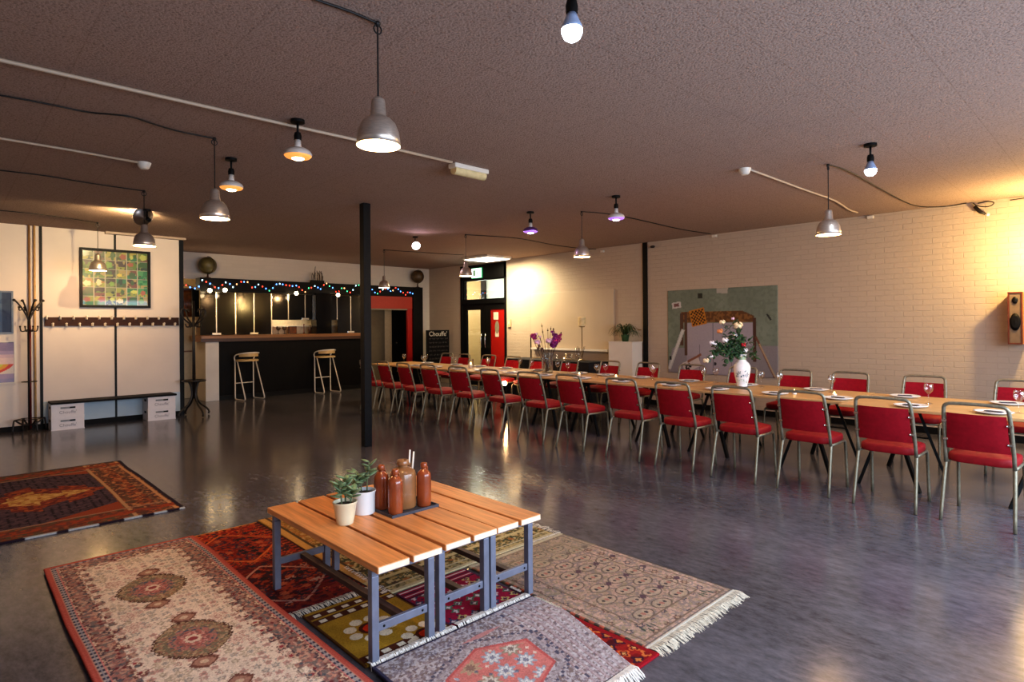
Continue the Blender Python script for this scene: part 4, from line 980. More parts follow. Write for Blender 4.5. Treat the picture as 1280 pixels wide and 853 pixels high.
def yellow_rug():
    x0, x1, y0, y1 = 1.345, 1.815, 2.345, 2.985; W, L = x1-x0, y1-y0; c = Canvas(W, L, .004, 7); u, v = c.u, c.v; A = u > -1
    c.fill(A, (168, 130, 40)); c.shade(.85+.3*c.noise(.05, 3))
    for vv in (L-.055, L-.125, .05):
        c.fill(np.abs(v-vv) < .028, (84, 42, 26)); ph = (u-.02) % .078; c.fill((np.abs(v-vv) < .015) & (ph > .018) & (ph < .055), (226, 214, 190))
    for cx, cy, R in ((.19, .285, .092), (.35, .05, .085)):
        for k in range(8): a = k*PI/4+.3; c.oval(cx+math.cos(a)*R*1.05, cy+math.sin(a)*R*1.05, R*.34, R*.34, (226, 212, 186))
        c.oval(cx, cy, R*.62, R*.62, (84, 34, 20)); c.oval(cx, cy, R*.40, R*.40, (206, 54, 22))
    c.fill(np.minimum(u, W-u) < .01, (96, 60, 26))
    o = c.mesh('patterned_rug', M['rug'], (x0, y0, .001), .009, .002); tag(o, 'small mustard yellow rug with white flowers around red centres under the benches', 'rug')
    fringe('fringe', (x0, y0, 0), (x1, y0, 0), (.1, -1, 0), .055, .024, M['fringe'], o, 230, 5, .0035)
def magenta_rug():
    x0, x1, y0, y1 = 1.83, 2.315, 2.36, 2.86; W, L = x1-x0, y1-y0; c = Canvas(W, L, .004, 8); u, v = c.u, c.v; A = u > -1
    c.fill(A, (150, 22, 60)); c.shade(.85+.3*c.noise(.04, 3))
    c.motifs(A & (v < L-.11), .07, .023, [[(206, 180, 180), (120, 90, 110)], [(60, 70, 100), (190, 170, 170)], [(190, 170, 110), (90, 40, 70)], [(84, 110, 90), (206, 190, 190)]], 4, .35, 4, .85)
    c.motifs(A & (v < L-.11), .05, .008, [[(220, 200, 200)], [(60, 40, 70)]], 5, .8, 3, .6)
    for k in range(4): c.fill(np.abs(v-(L-.02-.027*k)) < .006, (214, 190, 190) if k % 2 == 0 else (60, 30, 50))
    c.fill(np.minimum(u, W-u) < .012, (90, 40, 70))
    o = c.mesh('patterned_rug', M['rug'], (x0, y0, .001), .009, .002); tag(o, 'small crimson rug with pale blue and white blobs under the benches', 'rug')
    fringe('fringe', (x0, y0-.01, 0), (x1, y0-.02, 0), (.1, -1, 0), .06, .026, M['fringe'], o, 240, 8, .0035); fringe('side_fringe', (x1, y0+.02, 0), (x1, y0+.10, 0), (1, .2, 0), .035, .02, M['fringe'], o, 16, 9)
def grey_rug():
    x0, x1, y0, y1 = 1.335, 2.325, 1.52, 2.295; W, L = x1-x0, y1-y0; c = Canvas(W, L, .0042, 9); u, v = c.u, c.v; A = u > -1
    c.fill(A, (142, 128, 132)); c.speck(A, [(118, 106, 116), (164, 152, 152), (130, 112, 108), (180, 172, 174)], .010, .58, 3); c.fill(np.abs(np.sin(v*60)) < .12, (112, 98, 106), .4)
    st = u > .70; c.fill(st & (np.sin(u*150) > .2), (178, 160, 160), .6); c.fill(st & (np.abs(np.sin(u*75)) < .1), (150, 96, 96), .5); c.fill(st & (np.sin(v*140) > .5) & (np.sin(u*150) < -.2), (206, 200, 200), .6)
    cx, cy = 1.76-x0, 1.885-y0
    q = np.maximum(np.abs(u-cx)/.245, (np.abs(u-cx)*.42+np.abs(v-cy))/.215)
    c.fill((q < 1.36) & (q > 1.24) & (np.sin(u*150)*np.sin(v*150) > .1), (84, 82, 100)); c.fill((q < 1.2) & (q > 1.08), (160, 150, 152), .6)
    c.fill(q < 1, (198, 122, 114)); c.fill((q < 1) & (q > .93), (186, 96, 92)); c.shade(np.where(q < 1, .92+.16*c.noise(.03, 2), 1))
    c.motifs(q < .86, .12, .046, [[(156, 140, 120), (200, 190, 176), (130, 114, 106)], [(158, 162, 170), (208, 206, 202), (130, 130, 144)], [(176, 150, 124), (140, 110, 98)]], 5, .2, 8, .95, .02, .05); c.motifs(q < .88, .05, .009, [[(110, 106, 120)], [(212, 196, 180)]], 6, .6, 4, .35)
    c.loz(cx+.10, cy+.285, .12, .016, (180, 130, 128), 1.3); c.loz(.10, cy, .025, .16, (190, 116, 108), 1.2)
    c.fill((np.abs(u-.72) < .008) & (np.sin(v*90) > .3), (84, 82, 100)); c.fill(v > L-.012, (60, 54, 80)); c.fill(u < .014, (62, 58, 80)); c.fill(v < .012, (70, 66, 84))
    def warp(a, b): return a*(1-.165*np.clip((L-.24-b)/(L-.24), 0, 1)*(b < L-.215))
    o = c.mesh('patterned_rug', M['rug'], (x0, y0, .016), .009, .004, warp=warp)
    tag(o, 'worn grey-mauve rug with a salmon pink medallion, front foreground', 'rug')
    fringe('fringe', (x1-.005, y1-.02, 0), (x1-.005, y1-.21, 0), (1, .1, 0), .03, .022, M['fringecream'], o, 70, 9, .004)
    fringe('end_fringe', (2.15, y0+.005, 0), (1.9, y0, 0), (.1, -1, 0), .07, .028, M['fringe'], o, 120, 12, .006)
    return o
def bokhara_rug():
    W, L = .60, .585; c = Canvas(W, L, .005, 10); u, v = c.u, c.v; A = u > -1
    c.fill(A, (120, 20, 22)); c.speck(A, [(80, 14, 22), (146, 30, 26)], .03, .6, 4)
    c.motifs(A & (u < W-.03), .075, .028, [[(196, 96, 50), (90, 20, 28), (206, 150, 90)], [(60, 24, 44), (196, 120, 60)], [(200, 110, 56), (120, 20, 24)]], 4, .08, 4, 1.)
    c.fill(u > W-.025, (140, 20, 28)); c.fill(v < .02, (150, 20, 34)); c.fill(v > L-.03, (190, 110, 70))
    o = c.mesh('patterned_rug', M['rug'], (-W, 0, .001), .009, .002); o.location = (2.338, 1.505, 0); o.rotation_euler = (0, 0, math.radians(0)); 
    tag(o, 'deep red rug with orange diamonds peeping out between the grey and beige rugs', 'rug')
def taupe_rug():
    x0, x1, y0, y1 = 2.345, 3.20, 1.565, 2.865; W, L = x1-x0, y1-y0; c = Canvas(W, L, .0048, 11); u, v, d = c.u, c.v, c.d(); A = u > -1
    c.fill(A, (166, 142, 120)); c.speck(A, [(176, 142, 126), (150, 132, 108), (186, 154, 136), (144, 126, 116)], .014, .6, 3); c.shade(.84+.3*c.noise(.25, 5))
    f = d > .15
    for i in range(3):
        for j in range(9):
            cx = W/2+(i-1)*.17+(.0 if j % 2 == 0 else .085); cy = .2+j*.115
            if cx > W-.17: continue
            c.ring(cx, cy, .066, .046, .07, (104, 90, 80)); c.fill(np.hypot((u-cx)/.054, (v-cy)/.040) < 1, (176, 156, 130), .5); c.oval(cx-.028, cy, .010, .012, (70, 60, 62)); c.oval(cx+.028, cy, .010, .012, (70, 60, 62)); c.oval(cx, cy, .012, .016, (160, 110, 96))
            if j % 2: c.loz(cx+.085, cy, .03, .022, (92, 70, 76), 1.2, .2, 120)
    c.motifs((d > .05) & (d < .15), .10, .022, [[(90, 80, 84), (184, 150, 130)], [(110, 84, 74), (170, 140, 116)]], 6, .15, 6, .9)
    for dd in (.045, .15): c.fill(np.abs(d-dd) < .005, (120, 100, 84))
    c.fill(np.minimum(u, W-u) < .012, (84, 74, 66)); c.fill((u < .012) & (np.sin(v*100) > 0), (176, 96, 76)); c.fill(v < .012, (196, 190, 176)); c.fill(np.abs(v-.02) < .003, (80, 80, 84)); c.fill(L-v < .03, (206, 196, 168)); c.fill(v > L-.33, (150, 140, 112), .35)
    for uu in (.16, .70): c.fill((np.abs(v-.10-.02*np.sin((u-uu)*160)) < .02) & (np.abs(u-uu) < .045) & (np.sin(u*260) > -.2), (72, 78, 66))
    o = c.mesh('patterned_rug', M['rug'], (x0, y0, .003), .009, .004); tag(o, 'beige-brown rug with rows of oval motifs right of the benches', 'rug')
    fringe('fringe', (x0, y0, 0), (x1, y0, 0), (0, -1, 0), .08, .012, M['fringecream'], o, 300, 14, .004)
    fringe('far_fringe', (x0+.55, y1, 0), (x1, y1, 0), (.4, 1, 0), .04, .012, M['fringecream'], o, 40, 15)
def blue_rug():
    x0, x1, y0, y1 = -1.6, 1.455, 5.46, 7.92; W, L = x1-x0, y1-y0; c = Canvas(W, L, .009, 12); u, v, d = c.u, c.v, c.d(); A = u > -1
    c.fill(A, (124, 66, 46)); c.speck(A, [(144, 82, 54), (98, 54, 44), (90, 76, 60)], .03, .58, 3)
    f = (np.minimum(v, L-v) > .33) & (W-u > .36); c.fill(f, (66, 52, 66)); c.shade(np.where(f, .8+.4*c.noise(.05, 4), 1)); c.fill(f & (np.sin(u*112) > .5), (32, 27, 40)); c.speck(f, [(84, 64, 76)], .02, .62, 6)
    cx, cy = .60-x0, 6.69-y0
    q = np.abs(u-cx)/.62+np.abs(v-cy)/.46; q = q+.12*np.sign(np.sin((u-cx)*16)); c.fill(f & (q < 1), (136, 60, 42)); c.speck(f & (q < 1), [(160, 84, 48), (100, 44, 40)], .03, .55, 7); c.fill(f & (q < .52), (176, 136, 74)); c.speck(f & (q < .52), [(150, 90, 56), (196, 160, 100)], .03, .55, 8)
    # stepped corner wedges of the field
    c.fill(f & ((W-u-.36)*.5+(v-.33) < .26), (140, 66, 42)); c.fill(f & ((W-u-.36)*.5+(L-v-.33) < .16), (140, 66, 42))
    e = W-u
    c.fill(np.abs(e-.335) < .012, (176, 140, 104))
    for q_, cc in ((.28, (92, 70, 58)), (.22, (150, 80, 52)), (.17, (146, 74, 48)), (.12, (110, 84, 66)), (.085, (92, 66, 64))): c.fill(np.abs(e-q_) < .02, cc, .8)
    c.speck(e < .32, [(176, 120, 80), (90, 56, 50)], .025, .62, 12); c.fill(np.abs(e-.055) < .012, (186, 140, 100)); c.fill(np.abs(np.minimum(v, L-v)-.315) < .012, (150, 120, 100)); c.fill(np.abs(np.minimum(v, L-v)-.18) < .05, (150, 66, 40)); c.speck(np.abs(np.minimum(v, L-v)-.18) < .05, [(110, 60, 50)], .03, .55, 14)
    c.fill(d < .035, (40, 30, 46)); c.fill((v < .03) & (c.noise(.09, 3) > .42), (170, 176, 184))
    o = c.mesh('patterned_rug', M['rug'], (x0, y0, .001), .010, .004); tag(o, 'terracotta rug with a dark purple field and yellow medallion at the left edge', 'rug')
cream_rug(); red_rug(); gold_rug(); yellow_rug(); magenta_rug(); grey_rug(); bokhara_rug(); taupe_rug(); blue_rug()

# ================================================================== BENCHES USED AS A COFFEE TABLE
BH = .45
def make_bench(lab, w):
    t = thing('slatted_bench', lab, 'bench', group='three locker benches pushed together')
    L = 1.20; hw = w/2
    sw = (w-.018)/2
    for sx in (-1, 1):
        xc = sx*(sw/2+.009)
        sl = MB().box((xc-sw/2, -L/2, BH-.032), (xc+sw/2, L/2, BH)).build('slat', M['slat'], t, bevel=.004)
        for sy in (-1, 1):
            a_, b2 = sorted((sy*(L/2+.0003), sy*(L/2+.0018))); MB().box((xc-sw/2+.004, a_, BH-.029), (xc+sw/2-.004, b2, BH-.003)).build('end_grain_daylit', M['slatend'], sl)
    s = .036
    for y in (-.525, .525):
        for sx in (-1, 1):
            MB().box((sx*(hw-s/2-.004)-s/2, y-s/2, 0), (sx*(hw-s/2-.004)+s/2, y+s/2, BH-.062)).build('leg', M['benchsteel'], t, bevel=.003)
        MB().box((-hw+.004, y-s/2, BH-.0615), (hw-.004, y+s/2, BH-.0325)).build('top_rail', M['benchsteel'], t, bevel=.003)
        cb = MB().box((-hw+s+.0045, y-.010, .135), (hw-s-.0045, y+.010, .172)).build('cross_rail', M['benchsteel'], t, bevel=.002)
        for sx in (-.3, .3): MB().ball((sx*w, y+(-.011 if y < 0 else .011), .153), .006, 8, 6, (1, .5, 1)).build('rivet', M['black'], cb)
    MB().box((-.017, -.514, .140), (.017, .514, .168)).build('stretcher', M['stretcher'], t, bevel=.002)
    return t
bl = ['slatted wooden bench on grey-blue steel legs nearest the cream rug', 'slatted wooden bench on steel legs in the middle of the three', 'slatted wooden bench on steel legs nearest the beige rug']
bs = [(1.525, 2.862, .345, 0.0), (1.885, 2.872, .33, .3), (2.218, 2.872, .318, -.3)]
for (x, y, w, rz), lab in zip(bs, bl):
    o = make_bench(lab, w); o.location = (x, y, .0135); o.rotation_euler = (0, 0, math.radians(rz))
ZT = BH+.0125
# pots with succulents
def plant_pot(px, py, prof, m, lab, seed, hts, lab_cat='potted plant'):
    p = AZ(px, py, ZT)+(Vector((.025, .045, 0)) if px > 450 else Vector((-.005, -.005, 0))); t = thing('potted_succulent', lab, lab_cat, (p.x, p.y, ZT))
    MB().lathe(prof, 28).build('pot', m, t, smooth='auto')
    zr = prof[-1][1] if prof[-1][0] > 0 else max(z for _, z in prof); rr = max(r for r, _ in prof)
    MB().lathe([(rr*.86, zr-.018), (0, zr-.012)], 20).build('soil', M['soil'], t)
    r = random.Random(seed); st_ = MB(); lf = MB()
    for (dx, dy, h) in hts:
        top = Vector((dx*1.8, dy*1.8, zr+h)); base = Vector((dx, dy, zr-.015)); pts = bez(base, (dx, dy, zr+h*.5), top, 6); st_.tube(pts, .0042, 6)
        for k in range(9):
            f = .45+.55*k/8; q = pts[min(6, int(f*6))]; an = k*2.4+seed; el = .2+.7*r.random()
            d_ = Vector((math.cos(an)*math.cos(el), math.sin(an)*math.cos(el), math.sin(el)*.8)); l = .026+.012*r.random()
            M4 = d_.to_track_quat('X', 'Z').to_matrix().to_4x4(); lf.ball(q+d_*l, l, 8, 6, (1, .5, .18), M4)
    st_.build('stem', M['stem'], t, smooth=True); lf.build('foliage', M['leaf'], t, smooth=True)
plant_pot(432, 654, [(.0, 0), (.040, 0), (.043, .004), (.050, .04), (.060, .105), (.064, .110), (.064, .118), (.059, .118), (.055, .1), (0, .098)], M['potcream'], 'cream pot of small succulents on the bench, nearer the camera', 3, [(-.02, .0, .09), (.01, .015, .11), (.02, -.02, .05)])
plant_pot(455.5, 645, [(.0, 0), (.054, 0), (.058, .004), (.060, .10), (.062, .118), (.065, .12), (.065, .128), (.060, .128), (.057, .11), (0, .108)], M['potwhite'], 'white pot with a taller succulent on the bench, behind the cream pot', 8, [(-.025, .01, .10), (.018, .0, .15), (0, .03, .07)])
# tray with stoneware bottles
pc = AZ(505, 637, ZT)
tc_ = Vector((1.905, 2.895, ZT))
t = thing('tray', 'dark slate tray with low rim on the benches holding stoneware bottles', 'tray', tc_)
b = MB(); b.box((-.155, -.12, 0), (.155, .12, .006))
MB.build(b, 'base', M['slate'], t)
b = MB(); b.box((-.155, -.12, .0062), (.155, -.113, .016)); b.box((-.155, .113, .0062), (.155, .12, .016)); b.box((-.155, -.113, .0062), (-.148, .113, .016)); b.box((.148, -.113, .0062), (.155, .113, .016)); b.build('rim', M['slate'], t)
def bottle(px, py, r, h, m, lab):
    p = Vector((px, py, 0)); t = thing('stoneware_bottle', lab, 'bottle', (p.x, p.y, ZT+.0065))
    MB().lathe([(0, 0), (r*.94, 0), (r, .006), (r*1.01, h*.3), (r, h*.70), (r*.93, h*.76), (r*.62, h*.825), (r*.40, h*.85), (r*.36, h*.86), (r*.36, h*.89), (0, h*.89)], 28).build('body', m, t, smooth=True)
    MB().lathe([(r*.37, h*.885), (r*.47, h*.895), (r*.50, h*.93), (r*.46, h*.96), (r*.46, h*.99), (r*.36, h), (r*.30, h), (r*.30, h*.95), (0, h*.95)], 20).build('neck_rim', m, t, smooth=True)
    MB().tube([(r*.47*math.cos(PI*k/6+.3), r*.47*math.sin(PI*k/6+.3), h*.91) for k in range(0)] or [(r*.36, 0, h*.88), (r*.62, 0, h*.89), (r*.60, 0, h*.80)], r*.10, 6).build('handle_ear', m, t, smooth=True)
    return t
bottle(1.800, 2.966, .041, .245, M['stone'], 'slim brown stoneware bottle at the left rear of the tray')
bottle(1.802, 2.824, .041, .245, M['stone'], 'slim brown stoneware bottle at the front of the tray')
bottle(2.004, 2.842, .041, .245, M['stone'], 'slim brown stoneware bottle at the right of the tray')
big = bottle(1.905, 2.905, .073, .268, M['stone2'], 'large tan stoneware jug in the middle of the tray')
p = AZ(510.5, 631.5, ZT+.0065)
bxx = AZ(521, 630, ZT+.0065)
for k in range(2):
    o = MB().tube([(0, 0, 0), (.014+.008*k, -.012, .300-.012*k)], .005, 8).build('white_stick', M['wax'], smooth=True); o.location = (1.985+.012*k, 2.985-.010*k, ZT+.0065)
    tag(o, ['taller white paper stick leaning behind the tan jug', 'shorter white paper stick leaning behind the tan jug'][k], 'stick')

# ================================================================== DINING TABLES
TH = .74
ordn = ['nearest the camera at the right edge', 'second from the right edge', 'third from the right edge', 'fourth from the right edge', 'fifth, beyond the orchid vase', 'last one at the far end']
def make_table(x0, x1, y0, y1, lab):
    t = thing('trestle_table', lab, 'table', ((x0+x1)/2, (y0+y1)/2, 0), group='trestle tables set end to end')
    hx, hy = (x1-x0)/2, (y1-y0)/2
    MB().box((-hx, -hy, TH-.026), (hx, hy, TH)).build('tabletop', M['tabletop'], t, bevel=.004)
    for sy in (-1, 1):
        yc = sy*(hy-.38)
        MB().bar((-hx+.1, yc, TH-.045), (hx-.1, yc, TH-.045), .06, .036).build('beam', M['black'], t)
        for sx in (-1, 1):
            for q in (-1, 1):
                MB().bar((sx*(hx-.16), yc+q*.02, TH-.066), (sx*(hx-.10), yc+q*.24, .002), .034, .026).build('leg', M['black'], t)
            MB().bar((sx*(hx-.135), yc-.12, .34), (sx*(hx-.135), yc+.12, .34), .02, .014).build('brace', M['black'], t)
    return t
tb = [(6.08, 7.24, .10, 1.955), (6.24, 7.30, 1.975, 3.80), (6.30, 7.34, 3.815, 5.66), (6.32, 7.34, 5.675, 7.50), (6.32, 7.32, 7.515, 9.35), (6.30, 7.28, 9.365, 10.75)]
for (x0, x1, y0, y1), q in zip(tb, ordn): make_table(x0, x1, y0, y1, 'long pale wood trestle table with black splayed legs, '+q)
def tx(y):
    for x0, x1, y0, y1 in tb:
        if y0 <= y <= y1: return x0, x1
    return tb[-1][0], tb[-1][1]

# ------------------------------------------------------------------ chairs
def make_chair(lab, group):
    t = thing('banquet_chair', lab, 'chair', group=group)
    fr = M['frame']; R = .0135
    # back hoop
    bw = .205
    pts = [(-bw, -.175, .43), (-bw, -.195, .52), (-bw*.97, -.255, .75), (-bw*.94, -.285, .845)]
    arc = smoothpath([(-bw*.95, -.278, .815), (-bw*.92, -.297, .888), (-bw*.50, -.300, .895), (0, -.300, .896), (bw*.50, -.300, .895), (bw*.92, -.297, .888), (bw*.95, -.278, .815)], 3)
    hoop = pts[:3]+arc+[(-x, y, z) for x, y, z in reversed(pts[:3])]
    MB().tube(hoop, R, 8).build('back_frame', fr, t, smooth=True)
    for sx in (-1, 1):
        MB().tube(smoothpath([(sx*bw, -.165, .44), (sx*(bw+.004), -.19, .36), (sx*(bw+.014), -.275, .002)], 1), [.0135]*4+[.012]*2, 8).build('leg', fr, t, smooth=True)
        MB().tube(smoothpath([(sx*bw, .165, .43), (sx*bw, .195, .405), (sx*(bw+.006), .225, .002)], 1), .0125, 8).build('leg', fr, t, smooth=True)
        MB().tube([(sx*bw, -.172, .432), (sx*bw, 0, .428), (sx*bw, .165, .43)], .012, 8).build('side_rail', fr, t, smooth=True)
    MB().tube([(-bw, .16, .424), (bw, .16, .424)], .010, 8).build('cross_rail', fr, t, smooth=True)
    MB().pad(.415, .40, .062, (0, .015, .467), .10, 6, .024).build('seat', M['redvinyl'], t, smooth=True)
    # back pad: slightly curved panel inside the hoop
    nx, nz = 8, 6; vs = []; fs = []
    def P(i, j, off):
        u = i/nx*2-1; v = j/nz; z = .545+.275*v
        hw = (.188-.012*v)
        y = -.178-(z-.45)*.285; return (u*hw, y-.028*(1-u*u)+off, z)
    for off in (-.016, .016):
        for j in range(nz+1):
            for i in range(nx+1): vs.append(P(i, j, off*(1 if 0 < i < nx and 0 < j < nz else .55)))
    K = (nx+1)*(nz+1)
    for j in range(nz):
        for i in range(nx):
            a = j*(nx+1)+i; fs += [(a, a+1, a+nx+2, a+nx+1), (K+a, K+a+nx+1, K+a+nx+2, K+a+1)]
    for i in range(nx): fs += [(i, K+i, K+i+1, i+1), (nz*(nx+1)+i+1, K+nz*(nx+1)+i+1, K+nz*(nx+1)+i, nz*(nx+1)+i)]
    for j in range(nz):
        a = j*(nx+1); e = a+nx; fs += [(a, a+nx+1, K+a+nx+1, K+a), (e, K+e, K+e+nx+1, e+nx+1)]
    MB().add(vs, fs).build('backrest', M['redfab'], t, smooth='auto')
    tabs = MB()
    for sx in (-1, 1):
        for z in (.615, .755):
            y = -.178-(z-.45)*.285; tabs.box((sx*.192-.016, y-.018, z-.008), (sx*.192+.016, y-.010, z+.008)).ball((sx*.178, y-.02, z), .005, 6, 4)
    tabs.build('fixing_tab', M['chrome'], t)
    return t
ny = [.82, 1.43, 2.06, 2.70, 3.33, 3.99, 4.73, 5.38, 6.13, 6.87, 7.58, 8.22, 8.85, 9.42]
fy_ = [.84, 1.65, 2.41, 3.05, 3.76, 4.52, 5.27, 6.0, 6.87, 7.64, 8.32, 9.02, 9.75, 10.4]
num = ['nearest the right edge', 'second from the right edge', 'third from the right edge', 'fourth from the right edge', 'fifth from the right edge', 'sixth from the right edge', 'seventh from the right edge', 'eighth from the right edge', 'ninth from the right edge', 'tenth from the right edge', 'eleventh from the right edge', 'twelfth from the right edge', 'thirteenth, just right of the steel post', 'fourteenth, beside the steel post', 'last, mostly behind the steel post']
r = random.Random(11)
c0 = make_chair('red banquet chair, front row with back to us, '+num[0], 'red chairs in the front row')
c0.location = (5.745, ny[0], 0); c0.rotation_euler = (0, 0, -PI/2-.04)
for i, y in enumerate(ny[1:], 1):
    dup(c0, (5.745+.03*(r.random()-.5)+(0 if i < 7 else -.03), y, 0), -PI/2+.12*(r.random()-.5), 'red banquet chair, front row with back to us, '+num[i])
for i, y in enumerate(fy_):
    q = num[i] if i < 12 else ['thirteenth, before the doorway', 'fourteenth, at the far end'][i-12]
    o = dup(c0, (7.66+.06*(r.random()-.5), y, 0), PI/2+.12*(r.random()-.5), 'red banquet chair on the wall side facing us, '+q)
    o['group'] = 'red chairs on the wall side'

# ------------------------------------------------------------------ place settings
plate_mb = MB().lathe([(0, 0), (.07, 0), (.075, .004), (.125, .014), (.135, .019), (.132, .022), (.12, .018), (.075, .008), (0, .007)], 28)
def napkin_mb():
    b = MB(); b.box((-.022, -.062, .0), (.022, .062, .006)); b.box((-.020, -.055, .0063), (.020, .058, .009)); return b
plateo = None
rows = [('front', ny[:14], 0), ('wall-side', fy_[:13], 1)]
pos = ['nearest the right edge']+['%s from the right edge' % w for w in ('second', 'third', 'fourth', 'fifth', 'sixth', 'seventh', 'eighth', 'ninth', 'tenth', 'eleventh', 'twelfth', 'thirteenth', 'fourteenth')]
gl = [(6.43, .69), (6.63, 1.355), (7.02, 2.318), (7.03, 2.88), (7.06, 3.11), (7.18, 3.752), (7.13, 3.89), (7.12, 4.66), (7.0, 4.56), (6.99, 5.36), (6.85, 5.41), (6.94, 6.04), (6.96, 6.27), (6.92, 6.80), (7.1, 7.25), (6.8, 7.72), (7.0, 7.95), (6.75, 8.55), (6.95, 8.9), (6.7, 9.5), (6.95, 9.75), (6.8, 10.3)]
pl0 = nk0 = None
for row, ys, side in rows:
    for i, y in enumerate(ys):
        x0, x1 = tx(y); x = x0+.19 if side == 0 else x1-.20
        if abs(x-6.94) < .3 and abs(y-3.26) < .22: y += .12
        y += .03*(r.random()-.5)
        for _ in range(12):
            if side == 1 and any(math.hypot(x-min(gx, x1-.05), y-gy) < .185 for gx, gy in gl): y += .03
        loc = (x, y, TH)
        if pl0 is None: o = pl0 = plate_mb.build('dinner_plate', M['plate'], smooth=True)
        else: o = pl0.copy(); C.objects.link(o)
        o.location = loc; tag(o, 'white dinner plate with a folded napkin, %s row, %s' % (row, pos[i]), 'plate', 'plates along the tables')
        if nk0 is None: o = nk0 = napkin_mb().build('napkin', M['napkin'], bevel=.002)
        else: o = nk0.copy(); C.objects.link(o)
        o.location = (loc[0], loc[1], TH+.0145); o.rotation_euler = (0, 0, .5*(r.random()-.5)+(.3 if side else -.2)); tag(o, 'folded dark napkin on its plate, %s row, %s' % (row, pos[i]), 'napkin', 'napkins on the plates')
# wine glasses at the places seen in the photograph
gpx = [(1273, 517), (1161, 505), (1043, 490), (975, 486), (952, 484), (900, 478), (881, 478), (822, 473), (816, 474), (757, 471), (751, 471), (709, 468), (697, 467), (664, 465), (654, 462)]
gname = ['at the right frame edge', 'by the first wall-side plate gap', 'by the third plate from the right', 'first right of the flowered china vase', 'touching distance right of the china vase', 'first left of the flowered china vase', 'second left of the flowered china vase', 'right one of the pair below the black pilaster', 'left one of the pair below the black pilaster', 'right one of the pair before the pedestal', 'left one of the pair before the pedestal', 'right one of the pair before the black-clothed table', 'left one of the pair before the black-clothed table', 'just left of the orchid vase', 'left of the orchid vase, before the black cloth', 'in front of the red door', 'in front of the glazed door leaf', 'below the left door jamb', 'below the blackboard, right one', 'below the blackboard, left one', 'before the black jamb', 'at the far end of the tables']
def glass_mb():
    return MB().lathe([(0, .001), (.034, .001), (.034, .003), (.006, .010), (.0042, .02), (.0042, .085), (.012, .095), (.032, .12), (.039, .145), (.037, .172), (.033, .188), (.0315, .188), (.0355, .172), (.0375, .145), (.031, .122), (.011, .099), (0, .097)], 20)
g0 = None
for (x, y), lab in zip(gl, gname):
    if g0 is None: o = g0 = glass_mb().build('wine_glass', M['glass'], smooth=True)
    else: o = g0.copy(); C.objects.link(o)
    x0, x1 = tx(y); o.location = (min(x, x1-.05), y, TH); tag(o, 'clear stemmed wine glass on the table, '+lab, 'glass', 'wine glasses along the tables')
# tea lights
tl = [((1043, 496), 'by the joint of the two nearest tables'), ((993, 493), 'right of the china vase'), ((724, 470), 'right of the orchid vase'), ((770, 473), 'before the white pedestal')]
cand = None
for (q, lab) in tl:
    p = AZ(q[0], q[1], TH); x0, x1 = tx(p.y); x = min(max(p.x, x0+.06), x1-.06)
    t = thing('tea_light', 'small lit tea light on the dining table '+lab, 'candle', (x, p.y, TH), group='tea lights on the tables')
    MB().lathe([(0, 0), (.022, 0), (.024, .028), (.021, .028), (.02, .02), (0, .02)], 14).build('cup', M['wax'], t, smooth='auto'); MB().ball((0, 0, .037), .008, 8, 6, (1, 1, 1.9)).build('flame', E_flame, t)
p = AZ(609, 462, TH)
t = thing('candle_jar', 'tall clear glass jar with a glowing candle before the red door', 'candle', (6.85, 8.25, TH))
MB().lathe([(0, 0), (.05, 0), (.05, .16), (.047, .16), (.047, .005), (0, .005)], 18).build('jar', M['glass'], t, smooth='auto'); MB().lathe([(0, .006), (.036, .006), (.036, .06), (0, .06)], 14).build('candle', M['wax'], t); MB().ball((0, 0, .08), .013, 8, 6, (1, 1, 1.8)).build('flame', E_flame, t)
# menus / white napkins lying on the far tables
for k, (x, y, lab) in enumerate(((6.75, 5.05, 'right of the orchid vase'), (6.82, 6.95, 'left of the orchid vase'), (6.75, 7.4, 'before the red door'), (6.7, 9.15, 'below the blackboard'))):
    o = MB().box((-.07, -.13, 0), (.07, .13, .008)).build('white_napkin', M['napkin2'], bevel=.002); o.location = (x, y, TH); o.rotation_euler = (0, 0, .3*k-.4)
    tag(o, 'folded white napkin lying on the long table '+lab, 'napkin')

# ------------------------------------------------------------------ flowers
def petals(b, c, r_, n, m, s=0, seed=0):
    rr = random.Random(seed); c = Vector(c)
    for k in range(n):
        th = k*2.4; ph = math.acos(1-1.4*(k+.5)/n); d_ = Vector((math.sin(ph)*math.cos(th), math.sin(ph)*math.sin(th), math.cos(ph)))
        M4 = d_.to_track_quat('Z', 'Y').to_matrix().to_4x4(); b.ball(c+d_*r_*(.35+.35*(k % 3)/2), r_*(.34+.16*rr.random()), 7, 5, (1, .75, .30), M4 @ Matrix.Rotation(.5*(rr.random()-.5), 4, 'X'))
    return b
VX, VY = 6.90, 3.27
t = thing('flower_vase', 'white china vase painted in blue and green holding garden flowers', 'vase', (VX, VY, TH))
MB().lathe([(.054, 0), (.060, .006), (.060, .014), (.057, .02), (.064, .05), (.084, .13), (.096, .21), (.095, .25), (.078, .288), (.052, .312), (.043, .33), (.043, .365), (.050, .382), (.060, .39), (.056, .39), (.045, .375), (.039, .36), (0, .33)], 32).build('body', M['plate'], t, smooth=True)
MB().lathe([(.0445, .328), (.0445, .366)], 32, cap=False).build('neck_band', mat('celadon_band', rgb(150, 170, 140), .3, var=.2), t, smooth=True)
MB().lathe([(.0606, .004), (.0610, .013)], 32, cap=False).build('foot_band', mat('blue_band', rgb(70, 84, 120), .3), t, smooth=True)
b = MB(); rr = random.Random(4); view = math.atan2(-VY, -VX)
